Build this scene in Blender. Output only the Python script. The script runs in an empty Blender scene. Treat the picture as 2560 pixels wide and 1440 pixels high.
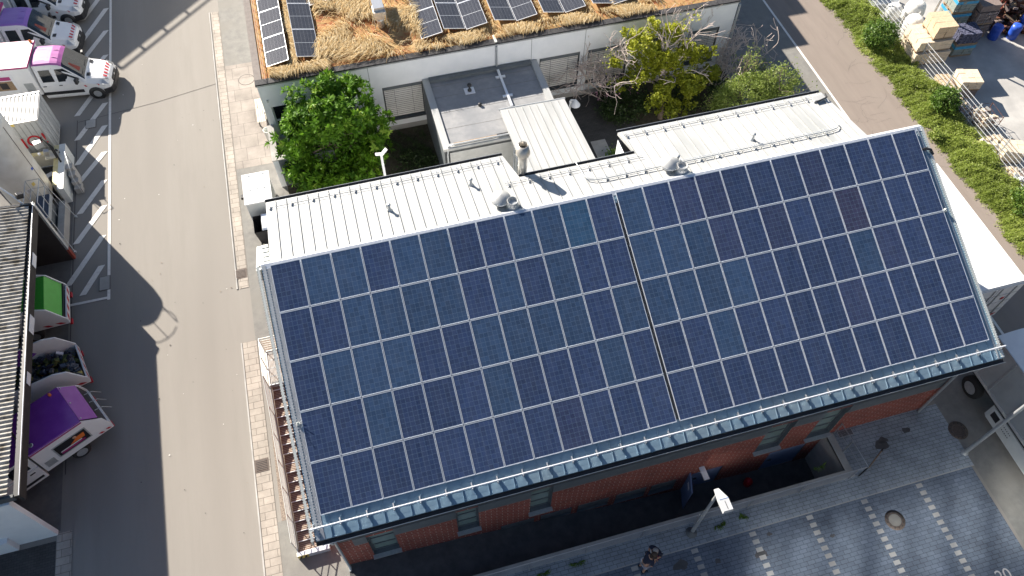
import bpy, math, random
import numpy as np
from mathutils import Vector, Matrix
R_ = math.radians
rnd = random.Random(7)
nr = np.random.default_rng(11)
SC = bpy.context.scene
COL = SC.collection
PI = math.pi

# ------------------------------------------------------------------ camera
cd = bpy.data.cameras.new('camera'); cam = bpy.data.objects.new('camera', cd); COL.objects.link(cam)
cd.sensor_width = 36.0; cd.lens = 27.617; cd.clip_end = 2000; cd.clip_start = 0.5
rt = Vector((0.96354, -0.26741, 0.00902)); dn = Vector((-0.21799, -0.80414, -0.55303)); fw = Vector((0.15513, 0.53090, -0.83311))
m = Matrix((rt, -dn, -fw)).transposed().to_4x4(); m.translation = Vector((3.556, -16.721, 30.016))
cam.matrix_world = m
SC.camera = cam
# ------------------------------------------------------------------ sky and sun
SUN_EL, SUN_AZ = R_(30), R_(-31.5)
w = bpy.data.worlds.new("World"); SC.world = w; w.use_nodes = True
nt = w.node_tree; bg = nt.nodes['Background']
sky = nt.nodes.new('ShaderNodeTexSky'); sky.sky_type = 'NISHITA'; sky.sun_disc = False
sky.sun_elevation = SUN_EL; sky.sun_rotation = SUN_AZ; sky.air_density = 1.0; sky.dust_density = 0.6; sky.ozone_density = 1.6
nt.links.new(sky.outputs[0], bg.inputs[0]); bg.inputs[1].default_value = 0.05
sl = bpy.data.lights.new('sun', 'SUN'); sl.energy = 5.0; sl.angle = R_(0.5); sl.color = (1.0, 0.92, 0.81)
sun = bpy.data.objects.new('sun', sl); COL.objects.link(sun)
sd = Vector((math.sin(-SUN_AZ) * math.cos(SUN_EL), -math.cos(SUN_AZ) * math.cos(SUN_EL), -math.sin(SUN_EL)))
sun.rotation_euler = sd.to_track_quat('-Z', 'Y').to_euler(); sun.location = (-20, 30, 40)
SC.view_settings.view_transform = 'Standard'; SC.view_settings.look = 'None'
SC.view_settings.exposure = 1.4; SC.view_settings.gamma = 1.0
SC.render.engine = 'CYCLES'
SC.cycles.use_guiding = True; SC.cycles.use_surface_guiding = True; SC.cycles.guiding_training_samples = 64; SC.cycles.blur_glossy = 0.0; SC.cycles.sample_clamp_indirect = 6.0; SC.cycles.caustics_reflective = True
SC.cycles.max_bounces = 6; SC.cycles.transparent_max_bounces = 8

# ------------------------------------------------------------------ materials
MATS = {}
def mat(name, c1, c2=None, scale=4.0, rough=0.8, metal=0.0, bump=0.0, bscale=None, detail=6.0, spec=0.5, lo=0.35, hi=0.65, c3=None, s3=0.35, trans=0.0, stretch=None):
    m = bpy.data.materials.new(name); m.use_nodes = True; MATS[name] = m
    t = m.node_tree; b = t.nodes['Principled BSDF']
    b.inputs['Roughness'].default_value = rough; b.inputs['Metallic'].default_value = metal
    b.inputs['Specular IOR Level'].default_value = spec
    if trans: b.inputs['Transmission Weight'].default_value = trans
    b.inputs['Base Color'].default_value = (*c1, 1)
    tc = t.nodes.new('ShaderNodeTexCoord'); vec = tc.outputs['Object']
    if stretch:
        mp = t.nodes.new('ShaderNodeMapping'); mp.inputs['Scale'].default_value = stretch; t.links.new(vec, mp.inputs[0]); vec = mp.outputs[0]
    if c2:
        n = t.nodes.new('ShaderNodeTexNoise'); n.inputs['Scale'].default_value = scale; n.inputs['Detail'].default_value = detail; n.inputs['Roughness'].default_value = 0.65
        r = t.nodes.new('ShaderNodeValToRGB'); r.color_ramp.elements[0].position = lo; r.color_ramp.elements[1].position = hi
        r.color_ramp.elements[0].color = (*c1, 1); r.color_ramp.elements[1].color = (*c2, 1)
        t.links.new(vec, n.inputs['Vector']); t.links.new(n.outputs[0], r.inputs[0])
        out = r.outputs[0]
        if c3:
            n3 = t.nodes.new('ShaderNodeTexNoise'); n3.inputs['Scale'].default_value = s3; n3.inputs['Detail'].default_value = 4
            r3 = t.nodes.new('ShaderNodeValToRGB'); r3.color_ramp.elements[0].position = .45; r3.color_ramp.elements[1].position = .7
            mx = t.nodes.new('ShaderNodeMix'); mx.data_type = 'RGBA'
            t.links.new(vec, n3.inputs['Vector']); t.links.new(n3.outputs[0], r3.inputs[0])
            t.links.new(r3.outputs[0], mx.inputs[0]); t.links.new(out, mx.inputs[6]); mx.inputs[7].default_value = (*c3, 1)
            out = mx.outputs[2]
        t.links.new(out, b.inputs['Base Color'])
    if bump:
        nb = t.nodes.new('ShaderNodeTexNoise'); nb.inputs['Scale'].default_value = bscale or scale * 3; nb.inputs['Detail'].default_value = 3
        bp = t.nodes.new('ShaderNodeBump'); bp.inputs['Strength'].default_value = bump; bp.inputs['Distance'].default_value = 0.02
        t.links.new(tc.outputs['Object'], nb.inputs['Vector']); t.links.new(nb.outputs[0], bp.inputs['Height']); t.links.new(bp.outputs[0], b.inputs['Normal'])
    return m
def brickmat(name, c1, c2, mortar, bw, bh, ms, rough=.85, axes='XY', offset=.5, dirt=None, bias=0.0):
    """pavers and bricks: a brick texture over object coordinates"""
    m = bpy.data.materials.new(name); m.use_nodes = True; MATS[name] = m
    t = m.node_tree; b = t.nodes['Principled BSDF']; b.inputs['Roughness'].default_value = rough
    tc = t.nodes.new('ShaderNodeTexCoord'); sp = t.nodes.new('ShaderNodeSeparateXYZ'); cb = t.nodes.new('ShaderNodeCombineXYZ')
    t.links.new(tc.outputs['Object'], sp.inputs[0])
    t.links.new(sp.outputs[axes[0]], cb.inputs[0]); t.links.new(sp.outputs[axes[1]], cb.inputs[1])
    br = t.nodes.new('ShaderNodeTexBrick'); br.offset = offset
    br.inputs['Color1'].default_value = (*c1, 1); br.inputs['Color2'].default_value = (*c2, 1); br.inputs['Mortar'].default_value = (*mortar, 1)
    br.inputs['Scale'].default_value = 1.0; br.inputs['Brick Width'].default_value = bw; br.inputs['Row Height'].default_value = bh
    br.inputs['Mortar Size'].default_value = ms; br.inputs['Bias'].default_value = bias; br.inputs['Mortar Smooth'].default_value = .1
    t.links.new(cb.outputs[0], br.inputs[0]); out = br.outputs[0]
    n = t.nodes.new('ShaderNodeTexNoise'); n.inputs['Scale'].default_value = .7; n.inputs['Detail'].default_value = 8; n.inputs['Roughness'].default_value = .7
    t.links.new(tc.outputs['Object'], n.inputs['Vector'])
    r = t.nodes.new('ShaderNodeValToRGB'); r.color_ramp.elements[0].position = .3; r.color_ramp.elements[1].position = .7
    r.color_ramp.elements[0].color = (.6, .6, .6, 1); r.color_ramp.elements[1].color = (1.12, 1.12, 1.12, 1)
    mx = t.nodes.new('ShaderNodeMix'); mx.data_type = 'RGBA'; mx.blend_type = 'MULTIPLY'; mx.inputs[0].default_value = 1
    t.links.new(n.outputs[0], r.inputs[0]); t.links.new(out, mx.inputs[6]); t.links.new(r.outputs[0], mx.inputs[7])
    t.links.new(mx.outputs[2], b.inputs['Base Color'])
    bp = t.nodes.new('ShaderNodeBump'); bp.inputs['Strength'].default_value = .3; bp.inputs['Distance'].default_value = .01
    t.links.new(br.outputs[1], bp.inputs['Height']); bp.invert = True; t.links.new(bp.outputs[0], b.inputs['Normal'])
    return m
def leafmat(name, c1, c2, c3=None, rough=.5, trans=.35, spec=.4):
    """leaves: every leaf carries its own random 'tint' value"""
    m = bpy.data.materials.new(name); m.use_nodes = True; MATS[name] = m
    t = m.node_tree; b = t.nodes['Principled BSDF']; b.inputs['Roughness'].default_value = rough; b.inputs['Specular IOR Level'].default_value = spec
    a = t.nodes.new('ShaderNodeAttribute'); a.attribute_name = 'tint'
    r = t.nodes.new('ShaderNodeValToRGB'); r.color_ramp.elements[0].color = (*c1, 1); r.color_ramp.elements[1].color = (*c2, 1)
    if c3: e = r.color_ramp.elements.new(.85); e.color = (*c2, 1); r.color_ramp.elements[-1].color = (*c3, 1)
    t.links.new(a.outputs['Fac'], r.inputs[0]); t.links.new(r.outputs[0], b.inputs['Base Color'])
    tr = t.nodes.new('ShaderNodeBsdfTranslucent'); t.links.new(r.outputs[0], tr.inputs[0])
    ms = t.nodes.new('ShaderNodeMixShader'); ms.inputs[0].default_value = trans
    t.links.new(b.outputs[0], ms.inputs[1]); t.links.new(tr.outputs[0], ms.inputs[2])
    t.links.new(ms.outputs[0], t.nodes['Material Output'].inputs[0])
    return m
def cellmat(name, dark, line, nx, ny, pw, ph, x0, y0, lw, rough=.18, var=.3):
    """photovoltaic laminate: nx by ny cells with pale gaps, tinted by the object's own colour"""
    m = bpy.data.materials.new(name); m.use_nodes = True; MATS[name] = m
    t = m.node_tree; b = t.nodes['Principled BSDF']; b.inputs['Roughness'].default_value = rough
    N = t.nodes.new; L = t.links.new
    def math_(op, a, bb=None, c=None):
        n = N('ShaderNodeMath'); n.operation = op
        for i, v in enumerate((a, bb, c)):
            if v is None: continue
            if isinstance(v, (int, float)): n.inputs[i].default_value = v
            else: L(v, n.inputs[i])
        return n.outputs[0]
    tc = N('ShaderNodeTexCoord'); sp = N('ShaderNodeSeparateXYZ'); L(tc.outputs['Object'], sp.inputs[0])
    u = math_('DIVIDE', math_('SUBTRACT', sp.outputs[0], x0), pw); v = math_('DIVIDE', math_('SUBTRACT', sp.outputs[1], y0), ph)
    du = math_('PINGPONG', u, .5); dv = math_('PINGPONG', v, .5)
    lu = math_('LESS_THAN', du, lw / pw / 2); lv = math_('LESS_THAN', dv, lw / ph / 2)
    lines = math_('MAXIMUM', lu, lv)
    bus = math_('MULTIPLY', math_('LESS_THAN', math_('PINGPONG', math_('MULTIPLY_ADD', u, 3, .5), .5), .035), .3)
    lines = math_('MAXIMUM', lines, bus)
    cb = N('ShaderNodeCombineXYZ'); L(math_('FLOOR', u), cb.inputs[0]); L(math_('FLOOR', v), cb.inputs[1])
    oi = N('ShaderNodeObjectInfo'); L(math_('MULTIPLY', oi.outputs['Random'], 57.0), cb.inputs[2])
    wn = N('ShaderNodeTexWhiteNoise'); L(cb.outputs[0], wn.inputs['Vector'])
    fac = math_('MULTIPLY_ADD', wn.outputs[0], var, 1 - var / 2)
    mul = N('ShaderNodeMix'); mul.data_type = 'RGBA'; mul.blend_type = 'MULTIPLY'; mul.inputs[0].default_value = 1
    L(oi.outputs['Color'], mul.inputs[6])
    cc = N('ShaderNodeCombineColor'); L(fac, cc.inputs[0]); L(fac, cc.inputs[1]); L(fac, cc.inputs[2]); L(cc.outputs[0], mul.inputs[7])
    mx = N('ShaderNodeMix'); mx.data_type = 'RGBA'; L(lines, mx.inputs[0]); L(mul.outputs[2], mx.inputs[6]); mx.inputs[7].default_value = (*line, 1)
    edge = math_('GREATER_THAN', math_('ABSOLUTE', math_('SUBTRACT', v, ny / 2)), ny / 2 + .02)
    m2 = N('ShaderNodeMix'); m2.data_type = 'RGBA'; L(edge, m2.inputs[0]); L(mx.outputs[2], m2.inputs[6]); m2.inputs[7].default_value = (.42, .46, .52, 1)
    # a film of dust, thicker in streaks running down the slope
    dn_ = N('ShaderNodeTexNoise'); mpp = N('ShaderNodeMapping'); mpp.inputs['Scale'].default_value = (5, .8, 1); L(tc.outputs['Object'], mpp.inputs[0])
    vo = N('ShaderNodeVectorMath'); vo.operation = 'ADD'; L(mpp.outputs[0], vo.inputs[0]); cb2 = N('ShaderNodeCombineXYZ'); L(math_('MULTIPLY', oi.outputs['Random'], 91.0), cb2.inputs[0]); L(cb2.outputs[0], vo.inputs[1])
    L(vo.outputs[0], dn_.inputs['Vector']); dn_.inputs['Scale'].default_value = 1.0; dn_.inputs['Detail'].default_value = 5
    m3 = N('ShaderNodeMix'); m3.data_type = 'RGBA'; L(math_('MULTIPLY', math_('SUBTRACT', dn_.outputs[0], .30), .13), m3.inputs[0]); L(m2.outputs[2], m3.inputs[6]); m3.inputs[7].default_value = (.30, .30, .29, 1)
    L(m3.outputs[2], b.inputs['Base Color'])
    return m

mat('asphalt', (.236, .218, .195), (.266, .247, .222), 2.2, .9, bump=.25, bscale=60, c3=(.228, .21, .188), s3=.55, stretch=(1, .09, 1), lo=.3, hi=.7)
mat('asphalt_grey', (.17, .165, .155), (.225, .218, .2), 2.5, .9, bump=.25, bscale=60, c3=(.2, .19, .17), s3=.5)
mat('asphalt_dark', (.065, .065, .067), (.10, .098, .098), 2.5, .9, bump=.2, bscale=50)
mat('asphalt_brown', (.215, .178, .152), (.25, .208, .178), 2.0, .9, bump=.25, bscale=50, c3=(.225, .19, .162), s3=.5, stretch=(1, .15, 1))
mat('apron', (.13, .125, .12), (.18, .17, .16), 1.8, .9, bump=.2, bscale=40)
mat('crack', (.07, .06, .055), (.1, .09, .08), 9)
mat('concrete', (.34, .33, .31), (.44, .425, .40), 2.2, .85, bump=.15, c3=(.29, .28, .265), s3=.5)
mat('concrete_yard', (.36, .35, .335), (.47, .455, .43), .9, .85, c3=(.27, .265, .255), s3=.35)
mat('gravel', (.16, .125, .1), (.33, .27, .22), 26, .95, bump=.6, bscale=60, lo=.4, hi=.6)
mat('soil', (.035, .03, .02), (.07, .06, .04), 6, 1, bump=.5)
mat('dry_soil', (.14, .115, .07), (.20, .165, .10), 6, 1, bump=.5)
mat('mirror_glass', (.62, .66, .70), None, rough=.14, metal=1.0)
mat('paint_road', (.55, .52, .48), (.72, .69, .64), 7, .7, lo=.25, hi=.5)
brickmat('slabs', (.42, .37, .32), (.37, .33, .285), (.2, .175, .15), .62, .30, .012)
brickmat('slabs_big', (.34, .30, .265), (.31, .275, .24), (.19, .165, .145), .9, .9, .012, offset=.3)
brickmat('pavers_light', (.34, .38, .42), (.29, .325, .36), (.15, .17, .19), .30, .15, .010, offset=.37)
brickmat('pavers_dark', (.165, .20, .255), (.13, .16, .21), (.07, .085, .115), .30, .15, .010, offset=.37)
brickmat('pavers_court', (.075, .072, .07), (.055, .054, .053), (.03, .03, .03), .2, .1, .006)
brickmat('brick', (.31, .052, .032), (.235, .04, .027), (.46, .32, .26), .42, .16, .014, axes='XZ')
brickmat('brick_side', (.31, .052, .032), (.235, .04, .027), (.46, .32, .26), .42, .16, .014, axes='YZ')
mat('metal_white', (.42, .425, .42), (.48, .48, .47), 2.5, .45, .1, spec=.4, c3=(.345, .355, .35), s3=.9, stretch=(1.6, .22, 1))
mat('seam_shaded', (.30, .305, .30), (.36, .36, .35), 3, .5, .2)  # roof metal darkened to paint in the seams' shaded side
mat('metal_roof', (.17, .27, .36), (.22, .325, .41), 2.0, .5, .2, c3=(.22, .29, .34), s3=.5)
mat('metal_verge', (.36, .37, .385), (.43, .44, .45), 5, .4, .5)
mat('steel', (.52, .53, .54), (.6, .6, .6), 8, .35, .8)
mat('galv', (.42, .44, .45), (.52, .54, .55), 9, .45, .5)
mat('galv_pale', (.60, .62, .58), (.70, .71, .66), 12, .5, .25)
mat('alu', (.76, .78, .82), (.82, .84, .87), 6, .35, .45)
mat('white_wall', (.72, .735, .75), (.78, .79, .80), 1.3, .8, bump=.08, bscale=40)
mat('white_paint', (.76, .76, .76), (.80, .80, .79), 3, .3)
mat('cream', (.52, .48, .39), (.58, .54, .45), 2, .45, c3=(.6, .57, .48), s3=1.2)
mat('yellow', (.62, .46, .1), (.7, .55, .18), 5, .6)
mat('black_paint', (.018, .018, .02), (.03, .03, .032), 6, .45)
mat('rubber', (.018, .018, .018), (.03, .03, .03), 20, .85)
mat('black_flash', (.022, .022, .026), (.05, .048, .05), 9, .8)
mat('grey_panel', (.10, .115, .125), (.13, .145, .155), 3, .6)
mat('grey_dark', (.06, .065, .07), (.085, .09, .095), 4, .6)
mat('roof_felt', (.24, .245, .255), (.31, .31, .315), 2.5, .9, c3=(.19, .20, .215), s3=.6)
mat('glass_dark', (.012, .016, .02), None, rough=.06, spec=.7)
mat('glass_green', (.20, .27, .25), (.25, .32, .30), 1.5, .15, spec=.6)
mat('glass_clear', (.28, .33, .33), (.34, .38, .37), 2, .08, spec=.7)
mat('blind', (.56, .54, .51), (.62, .60, .57), 3, .5, .1)
mat('louvre', (.40, .40, .38), (.46, .46, .44), 3, .5, .2)
mat('purple', (.23, .045, .33), (.27, .06, .38), 2, .25)
mat('pink', (.40, .12, .34), (.43, .135, .37), 2, .5, spec=.25)  # the vans' purple roof paint, with sunlight put into the colour
mat('violet', (.27, .14, .46), (.30, .16, .50), 2, .35)  # same van roof paint, with shade put into the colour
mat('magenta', (.38, .03, .17), None, rough=.4)
mat('red', (.5, .02, .03), None, rough=.4)
mat('red_dull', (.30, .05, .03), (.2, .04, .03), 8, .7)
mat('orange', (.75, .18, .03), None, rough=.35)
mat('green_lid', (.06, .40, .04), (.07, .44, .05), 3, .4)
mat('lime', (.25, .55, .05), None, rough=.5)
mat('blue_strap', (.03, .25, .46), (.05, .32, .52), 6, .5)
mat('blue_barrel', (.02, .07, .4), (.03, .1, .5), 4, .4)
mat('blue_door', (.13, .19, .33), (.16, .22, .37), 2, .5)
mat('blue_floor', (.035, .055, .09), (.05, .07, .11), 14, .6)
mat('fibre', (.30, .285, .26), (.42, .40, .36), 9, .95, bump=.4, bscale=30, c3=(.13, .11, .08), s3=2.5)
mat('sandstone', (.50, .37, .24), (.60, .46, .31), 6, .9, bump=.3)
mat('sandstone_pale', (.60, .49, .36), (.68, .57, .43), 6, .9, bump=.3)
mat('greystone', (.20, .23, .21), (.27, .30, .27), 9, .9, bump=.2)
mat('brownstone', (.17, .13, .12), (.23, .18, .16), 7, .9, bump=.2)
mat('bluestone', (.03, .035, .07), (.11, .115, .18), 12, .8, bump=.4, lo=.42, hi=.58)
mat('rust', (.06, .025, .018), (.15, .06, .035), 10, .95, bump=.6)
mat('wood', (.25, .17, .1), (.33, .23, .14), 9, .8)
mat('bag', (.62, .62, .6), (.74, .73, .7), 3, .85, bump=.5, bscale=4)
mat('tarp', (.60, .63, .65), (.68, .70, .71), 1.2, .6, bump=.2, bscale=5)
mat('bark', (.09, .065, .05), (.17, .13, .1), 12, .95)
mat('twig', (.44, .36, .32), (.58, .49, .44), 14, .9)
mat('skin', (.50, .28, .19), (.55, .32, .22), 6, .5)
mat('navy', (.02, .022, .04), (.03, .032, .055), 8, .9)
mat('cloth_white', (.65, .65, .66), (.72, .72, .73), 8, .9)
mat('cloth_dark', (.03, .03, .045), None, rough=.9)
mat('hair_brown', (.045, .025, .015), (.075, .045, .028), 40, .6)
mat('hair_grey', (.25, .22, .2), (.36, .33, .31), 40, .7)
mat('pinkplastic', (.7, .03, .2), None, rough=.3)
mat('blossom', (.55, .25, .38), (.6, .35, .45), 9)
mat('poster_black', (.015, .015, .018), None, rough=.35)
mat('rubbish', (.05, .05, .06), (.2, .2, .2), 9, .7)
mat('sign_white', (.75, .76, .78), None, rough=.4)
mat('manhole', (.085, .065, .055), (.13, .10, .085), 25, .7, .3)
mat('sedum', (.30, .10, .045), (.36, .24, .09), 5, 1, bump=.6, bscale=25, c3=(.42, .29, .13), s3=.8)
leafmat('leaf_dark', (.05, .13, .01), (.15, .30, .02), (.33, .46, .07), rough=.5, trans=.35, spec=.2)
leafmat('leaf_yellow', (.19, .23, .02), (.44, .46, .035), (.62, .60, .09), trans=.45)
leafmat('leaf_light', (.15, .21, .04), (.30, .37, .08), (.42, .46, .16), trans=.45)
leafmat('leaf_hedge', (.20, .26, .045), (.38, .46, .10), (.54, .55, .22), trans=.5)
leafmat('leaf_shrub', (.05, .11, .015), (.13, .22, .03), (.20, .28, .05), trans=.35)
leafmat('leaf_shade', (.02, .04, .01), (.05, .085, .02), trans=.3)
leafmat('straw', (.50, .34, .15), (.74, .60, .36), (.86, .77, .56), rough=.8, trans=.3, spec=.2)
cellmat('cells', None, (.115, .17, .25), 6, 10, .1575, .1580, .0235, -1.615, .006)
cellmat('cells_black', None, (.19, .20, .225), 6, 20, .172, .0995, .026, .03, .006, rough=.14, var=.1)

mat('fluesteel', (.58, .55, .5), (.68, .66, .61), 3, .4, .55, c3=(.36, .3, .24), s3=1.5)
mat('twigsteel', (.30, .25, .2), (.40, .34, .28), 8, .6, .3)
mat('wood_grey', (.19, .165, .15), (.24, .21, .19), 4, .9)
mat('sedum_bit', (.3, .09, .05), None); leafmat('sedum_leaf', (.34, .09, .045), (.36, .19, .06), (.28, .26, .08), rough=.8, trans=.1, spec=.2)
mat('brown_fascia', (.022, .018, .018), (.03, .025, .024), 3, .7)
mat('yellow_pale', (.58, .50, .24), (.64, .56, .32), 5, .6)
mat('leafbit', (.05, .07, .02), (.12, .13, .04), 9, .9)
mat('galv_wall', (.40, .42, .43), (.48, .49, .49), 3, .6, c3=(.34, .35, .34), s3=.8)
mat('grey_rib', (.27, .28, .28), (.32, .33, .33), 3, .6)
mat('silo_white', (.64, .62, .56), (.72, .70, .64), 1.5, .4, c3=(.52, .48, .4), s3=.7)
mat('lamp_shell', (.42, .43, .45), (.46, .47, .48), 3, .4)
mat('concrete_slab', (.30, .265, .235), (.33, .29, .26), 5, .9)
mat('purple_flap', (.30, .06, .36), (.34, .08, .40), 2, .5)
mat('asphalt_patch', (.205, .19, .172), (.235, .218, .197), 3, .9, bump=.25, bscale=60)
mat('bag_white', (.78, .78, .77), (.83, .83, .82), 1.5, .6, bump=.1, bscale=6)
mat('tarp_side', (.30, .32, .33), (.36, .38, .385), 1.5, .6, bump=.2, bscale=3); mat('sign_grey', (.45, .46, .46), (.5, .5, .5), 3, .6)
mat('cream_white', (.60, .62, .60), (.66, .68, .66), 2, .45)

# ------------------------------------------------------------------ mesh builder
class MB:
    def __init__(s): s.v = []; s.f = []; s.mi = []; s.mats = []; s.sm = []
    def m_(s, name):
        if name not in s.mats: s.mats.append(name)
        return s.mats.index(name)
    def add(s, vs, fs, m, smooth=False):
        b = len(s.v); k = s.m_(m); s.v.extend([tuple(p) for p in vs])
        for f in fs: s.f.append(tuple(b + i for i in f)); s.mi.append(k); s.sm.append(smooth)
    def box(s, x0, x1, y0, y1, z0, z1, m, top=None):
        vs = [(x, y, z) for z in (z0, z1) for y in (y0, y1) for x in (x0, x1)]
        s.add(vs, [(0, 2, 3, 1), (0, 1, 5, 4), (1, 3, 7, 5), (3, 2, 6, 7), (2, 0, 4, 6)], m); s.add(vs[4:], [(0, 1, 3, 2)], top or m)
        return s
    def obox(s, c, size, m, yaw=0., pitch=0., roll=0., M=None):
        Q = M or (Matrix.Rotation(yaw, 3, 'Z') @ Matrix.Rotation(pitch, 3, 'Y') @ Matrix.Rotation(roll, 3, 'X'))
        h = [d / 2 for d in size]; c = Vector(c)
        vs = [c + Q @ Vector((a * h[0], b * h[1], d * h[2])) for d in (-1, 1) for b in (-1, 1) for a in (-1, 1)]
        s.add(vs, [(0, 2, 3, 1), (0, 1, 5, 4), (1, 3, 7, 5), (3, 2, 6, 7), (2, 0, 4, 6), (4, 5, 7, 6)], m); return s
    def quad(s, a, b, c, d, m): s.add([a, b, c, d], [(0, 1, 2, 3)], m); return s
    def poly(s, pts, m): s.add(pts, [tuple(range(len(pts)))], m); return s
    def prism(s, pts, z0, z1, m, top=None):
        n = len(pts); vs = [(p[0], p[1], z0) for p in pts] + [(p[0], p[1], z1) for p in pts]
        s.add(vs, [(i, (i + 1) % n, n + (i + 1) % n, n + i) for i in range(n)], m); s.add(vs, [tuple(reversed(range(n)))], m)
        s.add(vs[n:], [tuple(range(n))], top or m); return s
    def tube(s, path, r, m, n=6, caps=True):
        P = [Vector(p) for p in path]; rs = r if isinstance(r, (list, tuple)) else [r] * len(P)
        vs = []
        for i, p in enumerate(P):
            t = (P[min(i + 1, len(P) - 1)] - P[max(i - 1, 0)]);
            if t.length < 1e-9: t = Vector((0, 0, 1))
            t.normalize(); a = t.orthogonal().normalized() if i == 0 else (a - t * a.dot(t)).normalized()
            b = t.cross(a)
            for k in range(n):
                q = 2 * PI * k / n; vs.append(p + (a * math.cos(q) + b * math.sin(q)) * rs[i])
        fs = [(i * n + k, i * n + (k + 1) % n, (i + 1) * n + (k + 1) % n, (i + 1) * n + k) for i in range(len(P) - 1) for k in range(n)]
        s.add(vs, fs, m, n > 5)
        if caps: s.add(vs[:n], [tuple(reversed(range(n)))], m); s.add(vs[-n:], [tuple(range(n))], m)
        return s
    def lathe(s, c, prof, m, n=20, axis='Z', cap=True):
        """prof: list of (radius, height)"""
        vs = []
        for r, h in prof:
            for k in range(n):
                q = 2 * PI * k / n; p = (r * math.cos(q), r * math.sin(q), h)
                if axis == 'Y': p = (p[0], p[2], p[1])
                if axis == 'X': p = (p[2], p[0], p[1])
                vs.append((c[0] + p[0], c[1] + p[1], c[2] + p[2]))
        fs = [(i * n + k, i * n + (k + 1) % n, (i + 1) * n + (k + 1) % n, (i + 1) * n + k) for i in range(len(prof) - 1) for k in range(n)]
        s.add(vs, fs, m, True)
        if cap: s.add(vs[:n], [tuple(range(n))], m); s.add(vs[-n:], [tuple(range(n))], m)
        return s
    def build(s, name, parent=None, bevel=0):
        me = bpy.data.meshes.new(name)
        v = s.v
        if parent is not None:
            o_ = BASE.get(parent.name, Vector((0, 0, 0))); v = [(p[0] - o_.x, p[1] - o_.y, p[2] - o_.z) for p in v]
        me.from_pydata(v, [], s.f)
        for k in s.mats: me.materials.append(MATS[k])
        me.polygons.foreach_set('material_index', s.mi); me.polygons.foreach_set('use_smooth', s.sm)
        me.update()
        o = bpy.data.objects.new(name, me); COL.objects.link(o)
        if parent is not None: o.parent = parent; BASE[o.name] = BASE.get(parent.name, Vector((0, 0, 0)))
        if bevel:
            b = o.modifiers.new('bevel', 'BEVEL'); b.width = bevel; b.segments = 2; b.limit_method = 'ANGLE'; b.angle_limit = R_(40)
        return o
BASE = {}
def thing(name, label, cat, loc=(0, 0, 0), group=None):
    o = bpy.data.objects.new(name, None); COL.objects.link(o); o.location = loc; o.empty_display_size = .3
    BASE[o.name] = Vector(loc); tag(o, label, cat, group); return o
def tag(o, label, cat, group=None):
    o['label'] = label; o['category'] = cat
    if group: o['group'] = group
    return o
def struct(o, kind='structure'): o['kind'] = kind; return o
def part(name, parent, fn, bevel=0):
    b = MB(); fn(b); return b.build(name, parent, bevel)
def copy_tree(o, parent=None):
    c = o.copy(); COL.objects.link(c)
    if parent: c.parent = parent
    for ch in [x for x in o.children]: copy_tree(ch, c)
    return c
def sheet(name, rects, z, m, kind='structure'):
    b = MB()
    for r in rects: b.quad((r[0], r[2], z), (r[1], r[2], z), (r[1], r[3], z), (r[0], r[3], z), m)
    return struct(b.build(name), kind)
def quads_np(name, V, mname, tint, parent=None):
    """V: (n,4,3) array of leaf quads"""
    n = len(V); me = bpy.data.meshes.new(name)
    if parent is not None: V = V - np.array(BASE[parent.name])
    me.vertices.add(n * 4); me.vertices.foreach_set('co', V.reshape(-1).astype(np.float32))
    me.loops.add(n * 4); me.loops.foreach_set('vertex_index', np.arange(n * 4, dtype=np.int32))
    me.polygons.add(n); me.polygons.foreach_set('loop_start', np.arange(0, n * 4, 4, dtype=np.int32)); me.polygons.foreach_set('loop_total', np.full(n, 4, dtype=np.int32))
    a = me.attributes.new('tint', 'FLOAT', 'FACE'); a.data.foreach_set('value', np.asarray(tint, dtype=np.float32))
    me.materials.append(MATS[mname]); me.update(calc_edges=True); me.validate()
    o = bpy.data.objects.new(name, me); COL.objects.link(o)
    if parent is not None: o.parent = parent; BASE[o.name] = BASE[parent.name]
    return o
def leaf_quads(C, L, W, up=.4, out=None):
    """leaves at centres C with random directions; 'up' pulls their faces upward"""
    n = len(C); d = nr.normal(size=(n, 3))
    if out is not None: d = d * .7 + out
    d[:, 2] *= .6; d /= np.linalg.norm(d, axis=1, keepdims=True) + 1e-9
    nn = nr.normal(size=(n, 3)); nn[:, 2] += up * 2
    s = np.cross(d, nn); s /= np.linalg.norm(s, axis=1, keepdims=True) + 1e-9
    l = L * nr.uniform(.6, 1.3, (n, 1)); w_ = W * nr.uniform(.6, 1.3, (n, 1))
    return np.stack([C - d * l / 2, C + s * w_ / 2 + d * l * .05, C + d * l / 2, C - s * w_ / 2 + d * l * .05], 1)
def clump_points(centre, radii, nclump, per, spread, shell=.75, zmin=.05):
    c = np.array(centre); pts = []; outs = []
    for _ in range(nclump):
        d = nr.normal(size=3); d /= np.linalg.norm(d); q = c + d * np.array(radii) * nr.uniform(shell, 1.0) ** .6
        k = int(per * nr.uniform(.5, 1.4)); p = q + nr.normal(size=(k, 3)) * spread * nr.uniform(.6, 1.3)
        pts.append(p); outs.append(np.tile(d, (k, 1)))
    P = np.concatenate(pts); O = np.concatenate(outs); keep = P[:, 2] > zmin
    return P[keep], O[keep]
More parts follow.
